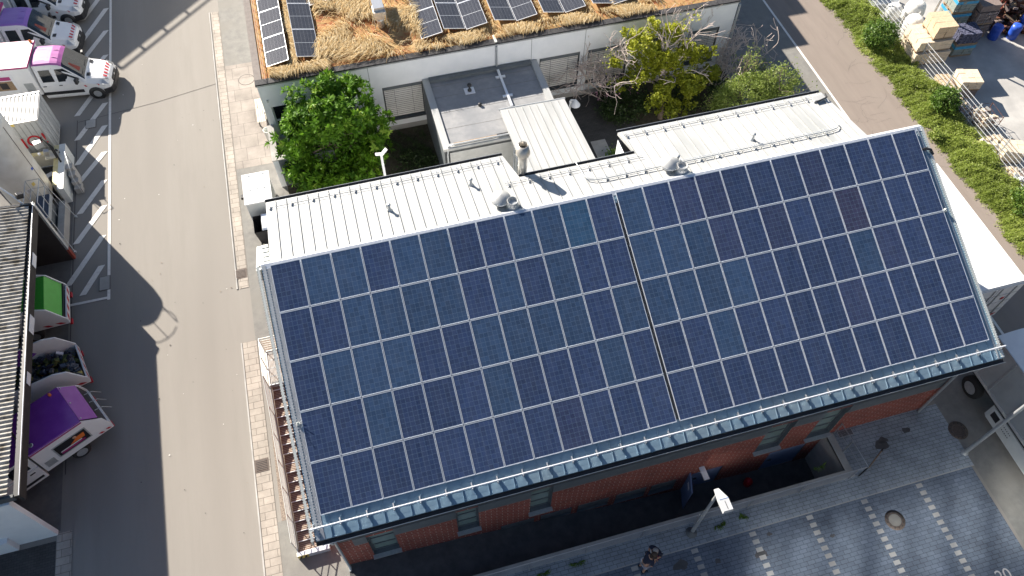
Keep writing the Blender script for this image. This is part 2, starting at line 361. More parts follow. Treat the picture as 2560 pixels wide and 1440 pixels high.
def skin_mesh(name, joints, edges, radii, mname, parent, sub=1):
    """one continuous body grown over a joint skeleton"""
    me = bpy.data.meshes.new(name + '_sk'); o_ = BASE[parent.name]
    me.from_pydata([tuple(Vector(j) - o_) for j in joints], edges, []); o = bpy.data.objects.new(name + '_sk', me); COL.objects.link(o)
    sk = o.modifiers.new('s', 'SKIN'); sk.use_smooth_shade = True
    for i, r in enumerate(radii):
        rr = r if isinstance(r, tuple) else (r, r); me.skin_vertices[0].data[i].radius = rr
    me.skin_vertices[0].data[0].use_root = True
    ss = o.modifiers.new('u', 'SUBSURF'); ss.levels = sub; ss.render_levels = sub
    dg = bpy.context.evaluated_depsgraph_get(); dg.update()
    nm = bpy.data.meshes.new_from_object(o.evaluated_get(dg)); nm.name = name
    bpy.data.objects.remove(o); nm.materials.clear(); nm.materials.append(MATS[mname])
    for p in nm.polygons: p.use_smooth = True
    r = bpy.data.objects.new(name, nm); COL.objects.link(r); r.parent = parent; BASE[r.name] = o_
    return r
def text_mesh(name, body, size, mname, M, parent=None, extrude=.002, shear=0.):
    cu = bpy.data.curves.new(name + '_c', 'FONT'); cu.body = body; cu.size = size; cu.extrude = extrude; cu.align_x = 'CENTER'; cu.align_y = 'CENTER'; cu.shear = shear
    o = bpy.data.objects.new(name + '_c', cu); COL.objects.link(o)
    dg = bpy.context.evaluated_depsgraph_get(); dg.update(); nm = bpy.data.meshes.new_from_object(o.evaluated_get(dg)); bpy.data.objects.remove(o)
    nm.transform(M)
    if parent is not None: nm.transform(Matrix.Translation(-BASE[parent.name]))
    nm.materials.clear(); nm.materials.append(MATS[mname]); nm.name = name
    r = bpy.data.objects.new(name, nm); COL.objects.link(r)
    if parent is not None: r.parent = parent
    return r
T23 = math.tan(R_(22.97)); T10 = math.tan(R_(10))
# ================================================================== ground
PX0, PX1, PY0, PY1 = -0.02, 19.6, -9.50, -7.88        # the sunken path along the south wall
sheet('ground', [(-300, PX0, -300, 300), (PX0, PX1, -300, PY0), (PX0, PX1, PY1, 300), (PX1, 300, -300, 300)], 0.0, 'asphalt')
def ramp(b):
    pts = [(PX0, 0), (4.4, -.55), (8.7, -1.3), (13.0, -2.05), (PX1, -2.6)]
    for (xa, za), (xb, zb) in zip(pts, pts[1:]):
        b.quad((xa, PY0, za), (xb, PY0, zb), (xb, PY1, zb), (xa, PY1, za), 'asphalt_dark')
b = MB(); ramp(b); struct(b.build('lower_path'))
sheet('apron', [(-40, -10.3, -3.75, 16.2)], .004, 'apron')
sheet('side_pavement', [(-2.42, -.1, 21.0, 60), (-2.42, -.1, 2.6, 13.0), (-2.4, -.0, -9.4, -5.6)], .008, 'asphalt_grey')
sheet('slab_pavement', [(-2.42, -.2, 13.0, 21.0)], .012, 'slabs_big')
sheet('gravel_bed', [(-2.2, -.1, -5.6, 2.6)], .012, 'gravel')
b = MB()
for (y0, y1, x0, x1) in ((5.6, 26.0, -2.87, -2.45), (-30, 2.7, -2.98, -2.38)):
    b.quad((x0, y0, .016), (x1, y0, .016), (x1, y1, .016), (x0, y1, .016), 'slabs')
b.quad((-2.2, -1.0, .016), (-1.95, -1.0, .016), (-1.95, 1.9, .016), (-2.2, 1.9, .016), 'slabs')
struct(b.build('gutter_slabs'))
b = MB()                                             # low kerb stones along the street edge
b.box(-3.0, -2.94, 5.6, 26, -.02, .035, 'concrete'); b.box(-3.06, -3.0, -30, 2.7, -.02, .03, 'concrete')
struct(b.build('kerb'))
# street repairs: joint lines and tar seams
b = MB()
def seam(pts, wd, m, z=.012):
    for (xa, ya), (xb, yb) in zip(pts, pts[1:]):
        d = Vector((xb - xa, yb - ya, 0)).normalized(); n = Vector((-d.y, d.x, 0)) * wd / 2
        b.quad((xa - n.x, ya - n.y, z), (xb - n.x, yb - n.y, z), (xb + n.x, yb + n.y, z), (xa + n.x, ya + n.y, z), m)
seam([(-10.25, 18.7), (-10.2, 8.0), (-10.2, -1.5)], .035, 'crack')
seam([(-10.2, 18.55), (-8.5, 18.75), (-6.2, 19.05), (-3.0, 19.7)], .028, 'crack')
seam([(-3.0, 6.0), (-3.0, 25)], .02, 'crack')
for k in range(26):                                   # fine cracks in the brown lane
    x, y = rnd.uniform(29.9, 32.6), rnd.uniform(3, 15); p = [(x, y)]; a = rnd.uniform(-.5, .9) + (PI if rnd.random() < .5 else 0)
    for _ in range(rnd.randint(5, 12)):
        a += rnd.uniform(-.45, .45); x += .16 * math.cos(a); y += .16 * math.sin(a)
        if 29.7 < x < 32.9: p.append((x, y))
    seam(p, .006, 'crack', .0165)
struct(b.build('asphalt_joints'))
b = MB()                                              # litter specks and small patches on the street
for k in range(60):
    cx, cy, rr = rnd.uniform(-8.2, -3.2), rnd.uniform(-7, 26), rnd.uniform(.015, .04)
    b.poly([(cx + rr * rnd.uniform(.5, 1.2) * math.cos(q), cy + rr * rnd.uniform(.5, 1.2) * math.sin(q), .0235) for q in [i * PI / 3 for i in range(6)]], rnd.choice(['paint_road', 'crack', 'crack', 'gravel']))
struct(b.build('street_litter'), 'stuff')

# south side: parking court
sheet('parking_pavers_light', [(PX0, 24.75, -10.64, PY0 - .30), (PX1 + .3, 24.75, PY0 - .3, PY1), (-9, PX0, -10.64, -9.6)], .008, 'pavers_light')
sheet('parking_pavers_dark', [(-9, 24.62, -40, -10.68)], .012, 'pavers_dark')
sheet('bay_edge', [(-9, 24.75, -10.68, -10.64)], .014, 'concrete')
sheet('east_lane', [(24.75, 29.6, -60, 60)], .004, 'asphalt_grey')
sheet('brown_lane', [(29.6, 33.3, -60, 60)], .010, 'asphalt_brown')
sheet('lane_line', [(29.47, 29.60, -60, 60)], .014, 'paint_road')
sheet('storage_yard', [(35.3, 90, -40, 60)], .008, 'concrete_yard')
sheet('hedge_soil', [(33.3, 35.3, -40, 60)], .012, 'dry_soil')
sheet('garden_soil', [(-.05, 13.0, 3.2, 13.7), (18.3, 24.6, 3.2, 13.7)], .016, 'soil')
sheet('courtyard_paving', [(13.0, 18.3, 3.2, 13.7)], .020, 'pavers_court')
sheet('concrete_plate', [(15.55, 16.35, 8.6, 10.15)], .05, 'concrete')
# painted hatching on the left of the street
b = MB(); Z = .020
b.quad((-8.66, 6.55, Z), (-8.53, 6.55, Z), (-8.53, 40, Z), (-8.66, 40, Z), 'paint_road')
b.quad((-10.45, 6.62, Z), (-8.66, 6.62, Z), (-8.66, 6.74, Z), (-10.45, 6.62 + .13, Z), 'paint_road')
def bar(x0, y0, x1, y1):
    b.quad((x0 - .13, y0, Z), (x0 + .17, y0, Z), (x1 + .13, y1, Z), (x1 - .17, y1, Z), 'paint_road')
for x0, y0, x1, y1 in ((-10.4, 7.8, -8.86, 10.4), (-9.75, 7.1, -8.9, 8.6), (-10.12, 10.2, -8.82, 12.3), (-10.0, 12.05, -8.82, 14.0), (-10.2, 13.95, -8.82, 16.0),
                       (-10.2, 15.4, -8.82, 17.95), (-10.25, 17.2, -8.82, 19.7), (-10.3, 19.05, -8.9, 21.6), (-10.2, 21.4, -8.82, 23.7), (-10.3, 23.2, -8.82, 25.9), (-10.2, 25.2, -8.82, 28.0), (-10.2, 27.2, -8.82, 30)):
    bar(x0, y0, x1, y1)
struct(b.build('hatched_marking'))
# dashed bay dividers: rows of pale stones set in the dark paving
b = MB()
for x in (10.2, 12.6, 14.98, 17.38, 19.74, 22.16):
    y = -10.78
    while y > -18:
        b.quad((x - .13, y - .13, .016), (x + .13, y - .13, .016), (x + .13, y + .03, .016), (x - .13, y + .03, .016), 'sign_white' if 0 else 'concrete'); y -= .30
struct(b.build('bay_dividers'))
text_mesh('bay_number', '20', .62, 'paint_road', Matrix.Translation((23.32, -14.72, .018)) @ Matrix.Rotation(R_(0), 4, 'Z'), extrude=.001)['kind'] = 'structure'
# dark oil and damp spots on the pavers
b = MB()
for cx, cy, rr in ((21.6, -8.9, .35), (21.75, -8.75, .25), (11.9, -11.2, .35), (12.2, -12.0, .12), (15.0, -11.6, .3), (17.9, -11.7, .12), (13.3, -11.4, .16), (22.9, -8.6, .22), (15.6, -11.0, .12)):
    b.poly([(cx + rr * rnd.uniform(.5, 1.1) * math.cos(q), cy + rr * rnd.uniform(.3, .8) * math.sin(q), .0145 + cx * 1e-5) for q in [i * PI / 7 for i in range(14)]], 'asphalt_dark')
struct(b.build('paving_stains'))
# ================================================================== brick building
BB = thing('brick_building', 'long red brick building under a metal roof covered with blue solar panels', 'building', (12, -2, 0))
RX0, RX1, EY = -.30, 24.74, -8.34
def zs(y): return 8.412 + T23 * y
def zn(y): return 8.43 - T10 * y
YW = -7.88
WIN = [(1.02, 1.98, .35, 2.55), (4.2, 5.02, .35, 2.62), (6.98, 7.82, .35, 2.68), (16.35, 17.45, .2, 2.62), (18.65, 19.75, .1, 2.62)]
BAS = [(5.85, 7.2, -1.15, -.45), (7.45, 8.75, -1.25, -.45), (9.0, 10.3, -1.4, -.5), (10.6, 11.9, -1.6, -.5), (12.1, 13.2, -1.7, -.55)]
DOOR = [(13.85, 15.2, -2.2, -.45), (17.3, 18.95, -2.48, -.5)]
OPEN = WIN + BAS + DOOR
def south_wall(b):
    xs = sorted({0., 24.0} | {o[0] for o in OPEN} | {o[1] for o in OPEN}); zsr = sorted({-2.7, 2.35, 4.62} | {o[2] for o in OPEN} | {o[3] for o in OPEN})
    for xa, xb in zip(xs, xs[1:]):
        for za, zb in zip(zsr, zsr[1:]):
            if any(o[0] <= xa + 1e-4 and xb <= o[1] + 1e-4 and o[2] <= za + 1e-4 and zb <= o[3] + 1e-4 for o in OPEN): continue
            b.quad((xa, YW, za), (xb, YW, za), (xb, YW, zb), (xa, YW, zb), 'brick')
    for x0, x1, z0, z1 in OPEN:                           # reveals
        for p in (((x0, z0), (x1, z0)), ((x1, z0), (x1, z1)), ((x1, z1), (x0, z1)), ((x0, z1), (x0, z0))):
            (xa, za), (xb, zb) = p
            b.quad((xa, YW, za), (xb, YW, zb), (xb, YW + .22, zb), (xa, YW + .22, za), 'grey_panel')
    b.quad((0, YW, -.1), (0, 3.2, -.1), (0, 3.2, 7.7), (0, YW, 4.7), 'brick_side')
    b.poly([(0, .06, 8.2), (0, YW, 4.75), (0, YW, 4.6), (0, 3.2, 4.6), (0, 3.2, 7.7)], 'brick_side')
    b.poly([(24.0, YW, -.1), (24.0, YW, 4.75), (24.0, .06, 8.2), (24.0, .06, -.1)], 'brick_side')
    b.poly([(22.3, .06, -.1), (22.3, .06, 8.2), (22.3, 3.2, 7.7), (22.3, 3.2, -.1)], 'brick_side')
    b.quad((0, 3.2, -.1), (8.9, 3.2, -.1), (8.9, 3.2, 7.6), (0, 3.2, 7.6), 'white_wall')
    b.quad((13.6, 3.2, -.1), (22.3, 3.2, -.1), (22.3, 3.2, 7.6), (13.6, 3.2, 7.6), 'white_wall')
    b.quad((8.9, 1.85, -.1), (13.6, 1.85, -.1), (13.6, 1.85, 7.8), (8.9, 1.85, 7.8), 'white_wall')
    b.quad((8.9, 1.85, -.1), (8.9, 3.2, -.1), (8.9, 3.2, 7.6), (8.9, 1.85, 7.6), 'white_wall'); b.quad((13.6, 1.85, -.1), (13.6, 3.2, -.1), (13.6, 3.2, 7.6), (13.6, 1.85, 7.6), 'white_wall')
part('wall', BB, south_wall)
def panels_band(b):                                         # dark band under the eave between the windows
    xs = [0.55] + [v for o in WIN for v in (o[0], o[1])] + [23.9]
    for xa, xb in zip(xs[::2], xs[1::2]): b.box(xa, xb, YW - .03, YW - .002, 2.05, 2.75, 'grey_panel')
    b.box(.1, 24.0, YW - .02, YW - .004, 2.76, 4.6, 'grey_dark')
part('fascia_band', BB, panels_band)
for i, (x0, x1, z0, z1) in enumerate(WIN):
    def fr(b):
        y = YW + .16
        for xa, xb, za, zb in ((x0, x1, z0, z0 + .07), (x0, x1, z1 - .07, z1), (x0, x0 + .07, z0 + .07, z1 - .07), (x1 - .07, x1, z0 + .07, z1 - .07), (x0 + .07, x1 - .07, z0 + .62, z0 + .67), (x0 + .07, x1 - .07, z0 + 1.35, z0 + 1.40)):
            b.box(xa, xb, y, y + .05, za, zb, 'grey_panel')
        b.box(x0 - .05, x1 + .05, YW - .16, YW + .02, z0 - .06, z0 - .004, 'galv')
    f_ = part('window', BB, fr)
    part('pane', f_, lambda b: b.quad((x0 + .06, YW + .19, z0 + .06), (x1 - .06, YW + .19, z0 + .06), (x1 - .06, YW + .19, z1 - .06), (x0 + .06, YW + .19, z1 - .06), 'glass_green'))
for x0, x1, z0, z1 in BAS:
    def bw(b):
        b.quad((x0, YW + .2, z0), (x1, YW + .2, z0), (x1, YW + .2, z1), (x0, YW + .2, z1), 'glass_dark')
        b.box(x0 + .02, x1 - .02, YW - .02, YW + .1, z1 - .5, z1 - .003, 'grey_panel')
    part('basement_window', BB, bw)
for x0, x1, z0, z1 in DOOR:
    d_ = part('door', BB, lambda b: b.box(x0 + .03, x1 - .03, YW + .02, YW + .07, z0 + .02, z1 - .03, 'blue_door'))
    part('handle', d_, lambda b: b.box(x0 + .15, x0 + .3, YW - .04, YW + .018, z0 + 1.05, z0 + 1.08, 'black_paint'))
d_ = part('door', BB, lambda b: b.obox((13.55, YW - .42, -1.1), (.05, .82, 1.95), 'blue_door', yaw=R_(-18)))
d_['label'] = 'door leaf standing wide open with papers stuck on it'
part('notice', d_, lambda b: (b.obox((13.52, YW - .40, -.55), (.012, .3, .2), 'sign_white', yaw=R_(-18)), b.obox((13.52, YW - .50, -1.3), (.012, .22, .3), 'sign_white', yaw=R_(-18))))
part('wall_lamp', BB, lambda b: (b.box(13.98, 14.2, YW - .55, YW - .01, .15, .22, 'sign_white'), b.box(14.04, 14.14, YW - .5, YW - .05, .08, .148, 'galv')))
# --- roofs
def south_roof(b):
    th = .10
    b.quad((RX0, EY, zs(EY)), (RX1, EY, zs(EY)), (RX1, .06, zs(.06)), (RX0, .06, zs(.06)), 'metal_roof')
    b.quad((RX0, EY, zs(EY) - th), (RX0, .06, zs(.06) - th), (RX1, .06, zs(.06) - th), (RX1, EY, zs(EY) - th), 'grey_dark')
    b.quad((RX0, EY, zs(EY) - th), (RX1, EY, zs(EY) - th), (RX1, EY, zs(EY)), (RX0, EY, zs(EY)), 'metal_roof')
    for x in (RX0, RX1): b.quad((x, EY, zs(EY) - th), (x, EY, zs(EY)), (x, .06, zs(.06)), (x, .06, zs(.06) - th), 'metal_roof')
    k = 0; x = RX0 + .52
    while x < RX1 - .2:
        b.add([(x - .011, EY, zs(EY)), (x + .011, EY, zs(EY)), (x + .011, 0, zs(0)), (x - .011, 0, zs(0)), (x - .009, EY, zs(EY) + .035), (x + .009, EY, zs(EY) + .035), (x + .009, 0, zs(0) + .035), (x - .009, 0, zs(0) + .035)],
              [(0, 1, 5, 4), (4, 5, 6, 7), (0, 4, 7, 3), (1, 2, 6, 5)], 'metal_roof')
        x += .43
    # oil-canned pans: slight random swells between the seams
    x = RX0 + .52
    while x < RX1 - .7:
        for y0 in (-8.2, -7.9):
            h = rnd.uniform(.003, .010); c = (x + .215, y0 + .16)
            b.add([(x + .03, y0, zs(y0) + .002), (x + .4, y0, zs(y0) + .002), (x + .4, y0 + .33, zs(y0 + .33) + .002), (x + .03, y0 + .33, zs(y0 + .33) + .002), (c[0], c[1], zs(c[1]) + h)], [(0, 1, 4), (1, 2, 4), (2, 3, 4), (3, 0, 4)], 'metal_roof', True)
        x += .43
roof = part('roof', BB, south_roof)
roof['label'] = 'blue grey standing seam roof slope under the solar panels'
OUT = [(.0, .06), (22.55, .06), (22.42, 3.35), (13.62, 3.35), (13.80, 1.92), (9.22, 1.92), (8.95, 3.35), (.03, 3.35)]
def north_roof(b):
    P = [(x, y, zn(y)) for x, y in OUT]
    b.poly([P[0], P[1], P[2], P[3], P[4], P[5], P[6], P[7]], 'metal_white')
    n = len(P)
    for i in range(1, n + 1):
        a, c = P[i % n], P[(i + 1) % n]
        b.quad((a[0], a[1], a[2] - .14), (c[0], c[1], c[2] - .14), c, a, 'metal_white')
    x = .38
    while x < 22.4:
        y1 = 3.33 if (x < 8.95 or x > 13.65) else 1.90
        b.add([(x - .012, .1, zn(.1)), (x + .012, .1, zn(.1)), (x + .012, y1, zn(y1)), (x - .012, y1, zn(y1)), (x - .010, .1, zn(.1) + .04), (x + .010, .1, zn(.1) + .04), (x + .010, y1, zn(y1) + .04), (x - .010, y1, zn(y1) + .04)],
              [(2, 3, 7, 6), (4, 5, 6, 7), (0, 4, 7, 3), (1, 2, 6, 5)], 'seam_shaded')
        x += .383
nroof = part('roof', BB, north_roof)
nroof['label'] = 'white standing seam roof slope behind the ridge'
part('ridge_cap', BB, lambda b: (b.add([(RX0, -.06, zs(-.06) + .012), (RX1, -.06, zs(-.06) + .012), (RX1, .10, 8.475), (RX0, .10, 8.475), (RX1, .24, zn(.24) + .012), (RX0, .24, zn(.24) + .012)], [(0, 1, 2, 3), (3, 2, 4, 5)], 'alu')))
# gutters
def gut(b, xa, xb, y, z, s):
    for i in range(6):
        q0, q1 = PI * i / 6, PI * (i + 1) / 6; r = .075
        b.quad((xa, y + s * (r - r * math.cos(q0)), z - r * math.sin(q0)), (xb, y + s * (r - r * math.cos(q0)), z - r * math.sin(q0)), (xb, y + s * (r - r * math.cos(q1)), z - r * math.sin(q1)), (xa, y + s * (r - r * math.cos(q1)), z - r * math.sin(q1)), 'black_paint')
    b.tube([(xa, y + s * .15, z), (xb, y + s * .15, z)], .012, 'steel', 6)
part('gutter', BB, lambda b: gut(b, RX0 - .02, RX1 + .02, EY - .01, zs(EY) - .05, -1))
part('gutter', BB, lambda b: (gut(b, .0, 8.97, 3.355, zn(3.35) - .02, 1)))
part('gutter', BB, lambda b: (gut(b, 9.22, 13.8, 1.925, zn(1.92) - .02, 1)))
part('gutter', BB, lambda b: (gut(b, 13.62, 22.42, 3.355, zn(3.35) - .02, 1)))
part('downpipe', BB, lambda b: b.tube([(.12, EY - .08, 4.7), (.12, EY - .02, 4.3), (.06, YW - .12, 3.9), (.04, YW - .12, .05), (.04, YW - .25, -.0)], .055, 'galv', 8))
part('downpipe', BB, lambda b: b.tube([(23.9, EY - .08, 4.7), (23.9, EY - .02, 4.3), (23.85, YW - .12, 3.9), (23.85, YW - .12, .02)], .055, 'galv', 8))
# snow guards
def guard(b, xa, xb, y, zf, step, h, two=True, r=.018):
    b.tube([(xa, y, zf(y) + h), (xb, y, zf(y) + h)], r, 'steel' if two else 'alu', 6)
    if two: b.tube([(xa, y + .11, zf(y + .11) + h - .02), (xb, y + .11, zf(y + .11) + h - .02)], r, 'steel', 6)
    x = xa + .1
    while x < xb:
        b.box(x - .018, x + .018, y - .07, y + .15, zf(y) + .012, zf(y) + h + .015, 'steel'); x += step
part('snow_guard', BB, lambda b: guard(b, RX0 - .1, RX1 + .15, -8.02, zs, .86, .14, False, .03))
part('snow_guard', BB, lambda b: guard(b, .06, 8.85, 2.95, zn, .77, .07, True, .009))
part('snow_guard', BB, lambda b: guard(b, 8.6, 13.95, 1.56, zn, .77, .07, True, .009))
part('snow_guard', BB, lambda b: guard(b, 13.75, 22.6, 2.95, zn, .77, .07, True, .009))
# cable tray on the white roof
def tray(b):
    p = [(11.42, 2.0, zn(2.0) + .12), (11.46, 1.25, zn(1.25) + .1), (11.52, .98, zn(1) + .1), (11.75, .84, zn(.84) + .1), (12.1, .80, zn(.8) + .1)]
    q = [(21.3, .86, zn(.86) + .1), (21.62, .92, zn(.9) + .1), (21.8, 1.08, zn(1.08) + .1), (21.84, 1.2, zn(1.2) + .06)]
    b.tube(p + q, .022, 'galv', 6); b.tube([(x, y + .10, z - .03) for x, y, z in p[2:] + q[:2]], .012, 'alu', 6)
    x = 12.2
    while x < 21.2: b.box(x - .012, x + .012, .74, .98, zn(.86) + .01, zn(.86) + .125, 'galv'); x += .74
part('cable_tray', BB, tray)
part('roof_box', BB, lambda b: (b.box(21.75, 22.25, 2.75, 3.0, zn(2.9) + .02, zn(2.9) + .16, 'metal_white'), b.tube([(21.8, 2.7, zn(2.7) + .1), (22.3, 2.8, zn(2.8) + .16), (22.42, 3.1, zn(3.1) + .1)], .03, 'black_paint', 6)))
# sawtooth verge trims at both gables
def verge(x0, x1, mname, teeth, b, lift):
    n = int((.06 - EY) / .085)
    y = EY
    for i in range(n):
        ya, yb = EY + i * (.06 - EY) / n, EY + (i + 1) * (.06 - EY) / n; ym = (ya + yb) / 2
        for (xs_, xe) in ((x0, x1),):
            t = (xe - xs_) * teeth
            b.add([(xs_ + t, ya, zs(ya) + lift), (xs_, ym, zs(ym) + lift), (xs_ + t, yb, zs(yb) + lift), (xe - t, yb, zs(yb) + lift), (xe, ym, zs(ym) + lift), (xe - t, ya, zs(ya) + lift)], [(0, 5, 4, 3, 2, 1)], mname)
            b.add([(xs_ + t, ya, zs(ya) + lift), (xs_, ym, zs(ym) + lift), (xs_ + t, yb, zs(yb) + lift), (xs_ + t, yb, zs(yb) + lift - .5), (xs_, ym, zs(ym) + lift - .5), (xs_ + t, ya, zs(ya) + lift - .5)], [(0, 1, 4, 5), (1, 2, 3, 4)], mname)
part('gable_cladding', BB, lambda b: (verge(-.47, -.335, 'galv_pale', .34, b, .03), b.quad((-.335, EY, zs(EY) - .12), (-.29, EY, zs(EY) - .12), (-.29, .06, zs(.06) - .12), (-.335, .06, zs(.06) - .12), 'black_paint')))
part('gable_cladding', BB, lambda b: verge(-.29, -.13, 'galv', .28, b, .022))
part('verge_flashing', BB, lambda b: b.quad((-.135, EY, zs(EY) + .012), (-.01, EY, zs(EY) + .012), (-.01, .02, zs(.02) + .012), (-.135, .02, zs(.02) + .012), 'metal_verge'))
part('gable_cladding', BB, lambda b: (verge(24.50, 24.58, 'galv', .3, b, .02), verge(24.66, 24.80, 'galv_pale', .34, b, .03)))
part('roof_conduit', BB, lambda b: (b.tube([(24.42, -.75, zs(-.75) + .03), (24.55, -.78, zs(-.78) + .09), (24.72, -.86, zs(-.86) + .10), (24.80, -1.0, zs(-1.0) + .02)], .05, 'black_paint', 8)))
part('gable_louvre', BB, lambda b: (b.prism([(-.52, .10), (-.02, .10), (-.02, 1.1), (-.40, 1.1)], 7.6, 8.22, 'galv_pale'), [b.box(-.24, -.03, .22 + i * .19, .34 + i * .19, 8.225, 8.245, 'galv_pale') for i in range(5)], b.box(-.42, -.36, .2, .26, 8.222, 8.235, 'black_paint')))
part('bird_spike', BB, lambda b: (b.lathe((-.12, -4.93, zs(-4.93) + .02), [(.06, 0), (.07, .05), (.03, .12), (.01, .16)], 'galv_pale', 8), [b.tube([(-.12, -4.93, zs(-4.93) + .1), (-.12 + .16 * math.cos(a), -4.93 + .16 * math.sin(a), zs(-4.93) + .2)], .008, 'steel', 4) for a in (0, .9, 2.2, 3.3, 4.4)]))
part('bird_spike', BB, lambda b: (b.lathe((24.45, -3.05, zs(-3.05) + .02), [(.07, 0), (.08, .05), (.03, .12), (.01, .16)], 'galv_pale', 8)))
# steel flue in the notch
def flue(b):
    b.lathe((9.42, 2.22, 0), [(.17, 0), (.17, 8.35), (.175, 8.36), (.175, 8.39), (.17, 8.4), (.17, 8.78), (.185, 8.8), (.185, 8.86), (.265, 8.99), (.265, 9.05), (.175, 9.45), (.165, 9.44), (.16, 9.2)], 'fluesteel', 22, cap=False)
    b.lathe((9.42, 2.22, 0), [(.0, 9.2), (.16, 9.2)], 'black_paint', 22, cap=False)
    b.box(9.22, 9.62, 2.0, 2.06, 7.95, 8.0, 'galv')
fl = part('chimney', BB, flue); fl['label'] = 'tall stainless flue with a flared cap'
for x, y in ((4.30, 1.55), (7.40, 2.03), (18.3, 1.33), (15.05, .98)):
    part('vent_pipe', BB, lambda b: b.lathe((x, y, zn(y) - .02), [(.13, 0), (.075, .07), (.055, .14), (.045, .2), (.045, .30), (.075, .31), (.07, .36), (.02, .37)], 'galv', 12))
for x in (8.18, 14.62):
    v_ = part('roof_ventilator', BB, lambda b: b.lathe((x, .74, zn(.74) - .05), [(.24, 0), (.24, .22), (.30, .25), (.36, .27), (.37, .31), (.34, .35), (.2, .46), (.05, .50), (0, .51)], 'metal_white', 22))
    part('cowl', v_, lambda b: (b.lathe((x + .36, .42, zn(.42) - .05), [(.25, 0), (.24, .08), (.185, .36), (.195, .38), (.185, .39), (.165, .34), (.16, .25)], 'metal_white', 22, cap=False), b.lathe((x + .36, .42, zn(.42) - .05), [(0, .27), (.165, .27)], 'galv', 22, cap=False)))
# white door-height boxes on the gable
sb = part('wall_cabinet', BB, lambda b: b.box(-1.02, -.48, -.35 + 1.6, .05 + 1.6, 1.35, 1.9, 'sign_white'))

# ================================================================== solar panels
TINTS = [('dark blue', (.027, .045, .108)), ('blue', (.030, .056, .124)), ('purplish', (.032, .044, .102)), ('teal tinted', (.026, .070, .138)), ('slate blue', (.030, .060, .124)), ('dusky violet', (.037, .038, .082))]
ROWN = ['top row along the ridge', 'second row below the ridge', 'middle row', 'second row above the eave', 'bottom row nearest the eave']
ORD = ['first', 'second', 'third', 'fourth', 'fifth', 'sixth', 'seventh', 'eighth', 'ninth', 'tenth', 'eleventh', 'last']
# a hint of the photo's own spread of colours, row by row
LEFT = ['bttbttbbttcb', 'bbttttbtbtbb', 'btttbbttttbt', 'bbtbbbtbbbtb', 'bbbbbbbbpbbb']
RIGHT = ['tbppbbbpbbbb', 'tttpbpbbvbbb', 'ttttbbbbtpbb', 'bbtbbbbpbbbb', 'bbbbbbbbbbbb']
KEY = {'b': 0, 'c': 3, 't': 4, 'p': 2, 'v': 5}
def make_panel():
    b = MB(); b.quad((.012, -1.638, .036), (.980, -1.638, .036), (.980, -.012, .036), (.012, -.012, .036), 'cells')
    b.quad((.012, -1.638, .004), (.012, -.012, .004), (.980, -.012, .004), (.980, -1.638, .004), 'sign_white')
    p = b.build('solar_panel')
    f = MB()
    for r in ((0, .992, -.018, 0), (0, .992, -1.65, -1.632), (0, .018, -1.632, -.018), (.974, .992, -1.632, -.018)):
        f.box(r[0], r[1], r[2], r[3], 0, .042, 'alu')
    fo = f.build('frame'); fo.parent = p
    return p
proto = make_panel(); first = True
SLP = Vector((0, -math.cos(R_(22.97)), -math.sin(R_(22.97))))
for blk, x0, tab in ((0, 0.0, LEFT), (1, 12.144 + .104, RIGHT)):
    for r in range(5):
        for c in range(12):
            p = proto if first else copy_tree(proto); first = False
            q = Vector((x0 + c * 1.012, 0, 8.460)) + SLP * (r * 1.67)
            p.location = q; p.rotation_euler = (R_(22.97), 0, 0)
            nm, colr = TINTS[KEY[tab[r][c]]]; j = 1 + rnd.uniform(-.12, .12)
            p.color = (colr[0] * j, colr[1] * j, colr[2] * j, 1)
            side = (f'{ORD[c]} from the left gable' if c < 11 else 'beside the dark gap') if blk == 0 else (f'{ORD[c]} right of the dark gap' if c < 11 else 'at the right gable')
            tag(p, f'{nm} solar panel, {ROWN[r]}, {side}', 'solar panel', 'solar panels on the brick building roof')
# ================================================================== steel stair on the gable
ST = thing('steel_staircase', 'galvanized steel staircase with grating treads climbing the left gable', 'staircase', (-1.1, -3, 0))
SX0, SX1 = -1.72, -.52
def zstep(y): return .2 + (1.5) * min(1, max(0, (-(-7.05) + y) / 6.3)) if y > -7.05 else .2
def treads(b):
    y = -7.0; i = 0
    while y < -.85:
        land = -4.45 < y < -3.6
        z = zstep(-4.0) if land else zstep(y)
        d = .36
        b.box(SX0 + .06, SX1 - .02, y, y + d + .02, z - .09, z, 'twigsteel')
        for k in range(5): b.box(SX0 + .07, SX1 - .03, y + .03 + k * .068, y + .052 + k * .068, z + .001, z + .006, 'rust')
        b.box(SX0 + .06, SX1 - .02, y - .022, y - .002, z - .035, z + .012, 'alu')
        y += d
part('tread', ST, treads)
def stringer(b):
    for x in (SX0, SX1):
        b.add([(x, -7.05, 0.0), (x, -7.05, .32), (x, -.75, 1.86), (x, -.75, 1.55), (x + .03, -7.05, 0.0), (x + .03, -7.05, .32), (x + .03, -.75, 1.86), (x + .03, -.75, 1.55)], [(0, 3, 2, 1), (4, 5, 6, 7), (1, 2, 6, 5), (0, 4, 7, 3), (0, 1, 5, 4)], 'galv')
part('stringer', ST, stringer)
def plat(b):
    for k in range(24): b.box(SX0 + .05 + k * .048, SX0 + .062 + k * .048, -.72, .82, 1.84, 1.87, 'galv')
    for k in range(5): b.box(SX0 + .05, SX1, -.72 + k * .37, -.70 + k * .37, 1.835, 1.86, 'galv')
    b.box(SX0, SX1, -.76, -.72, 1.6, 1.9, 'galv'); b.box(SX0, SX1, .82, .86, 1.6, 1.9, 'galv_pale'); b.box(SX0, SX0 + .05, -.72, .82, 1.7, 1.9, 'galv')
part('platform', ST, plat)
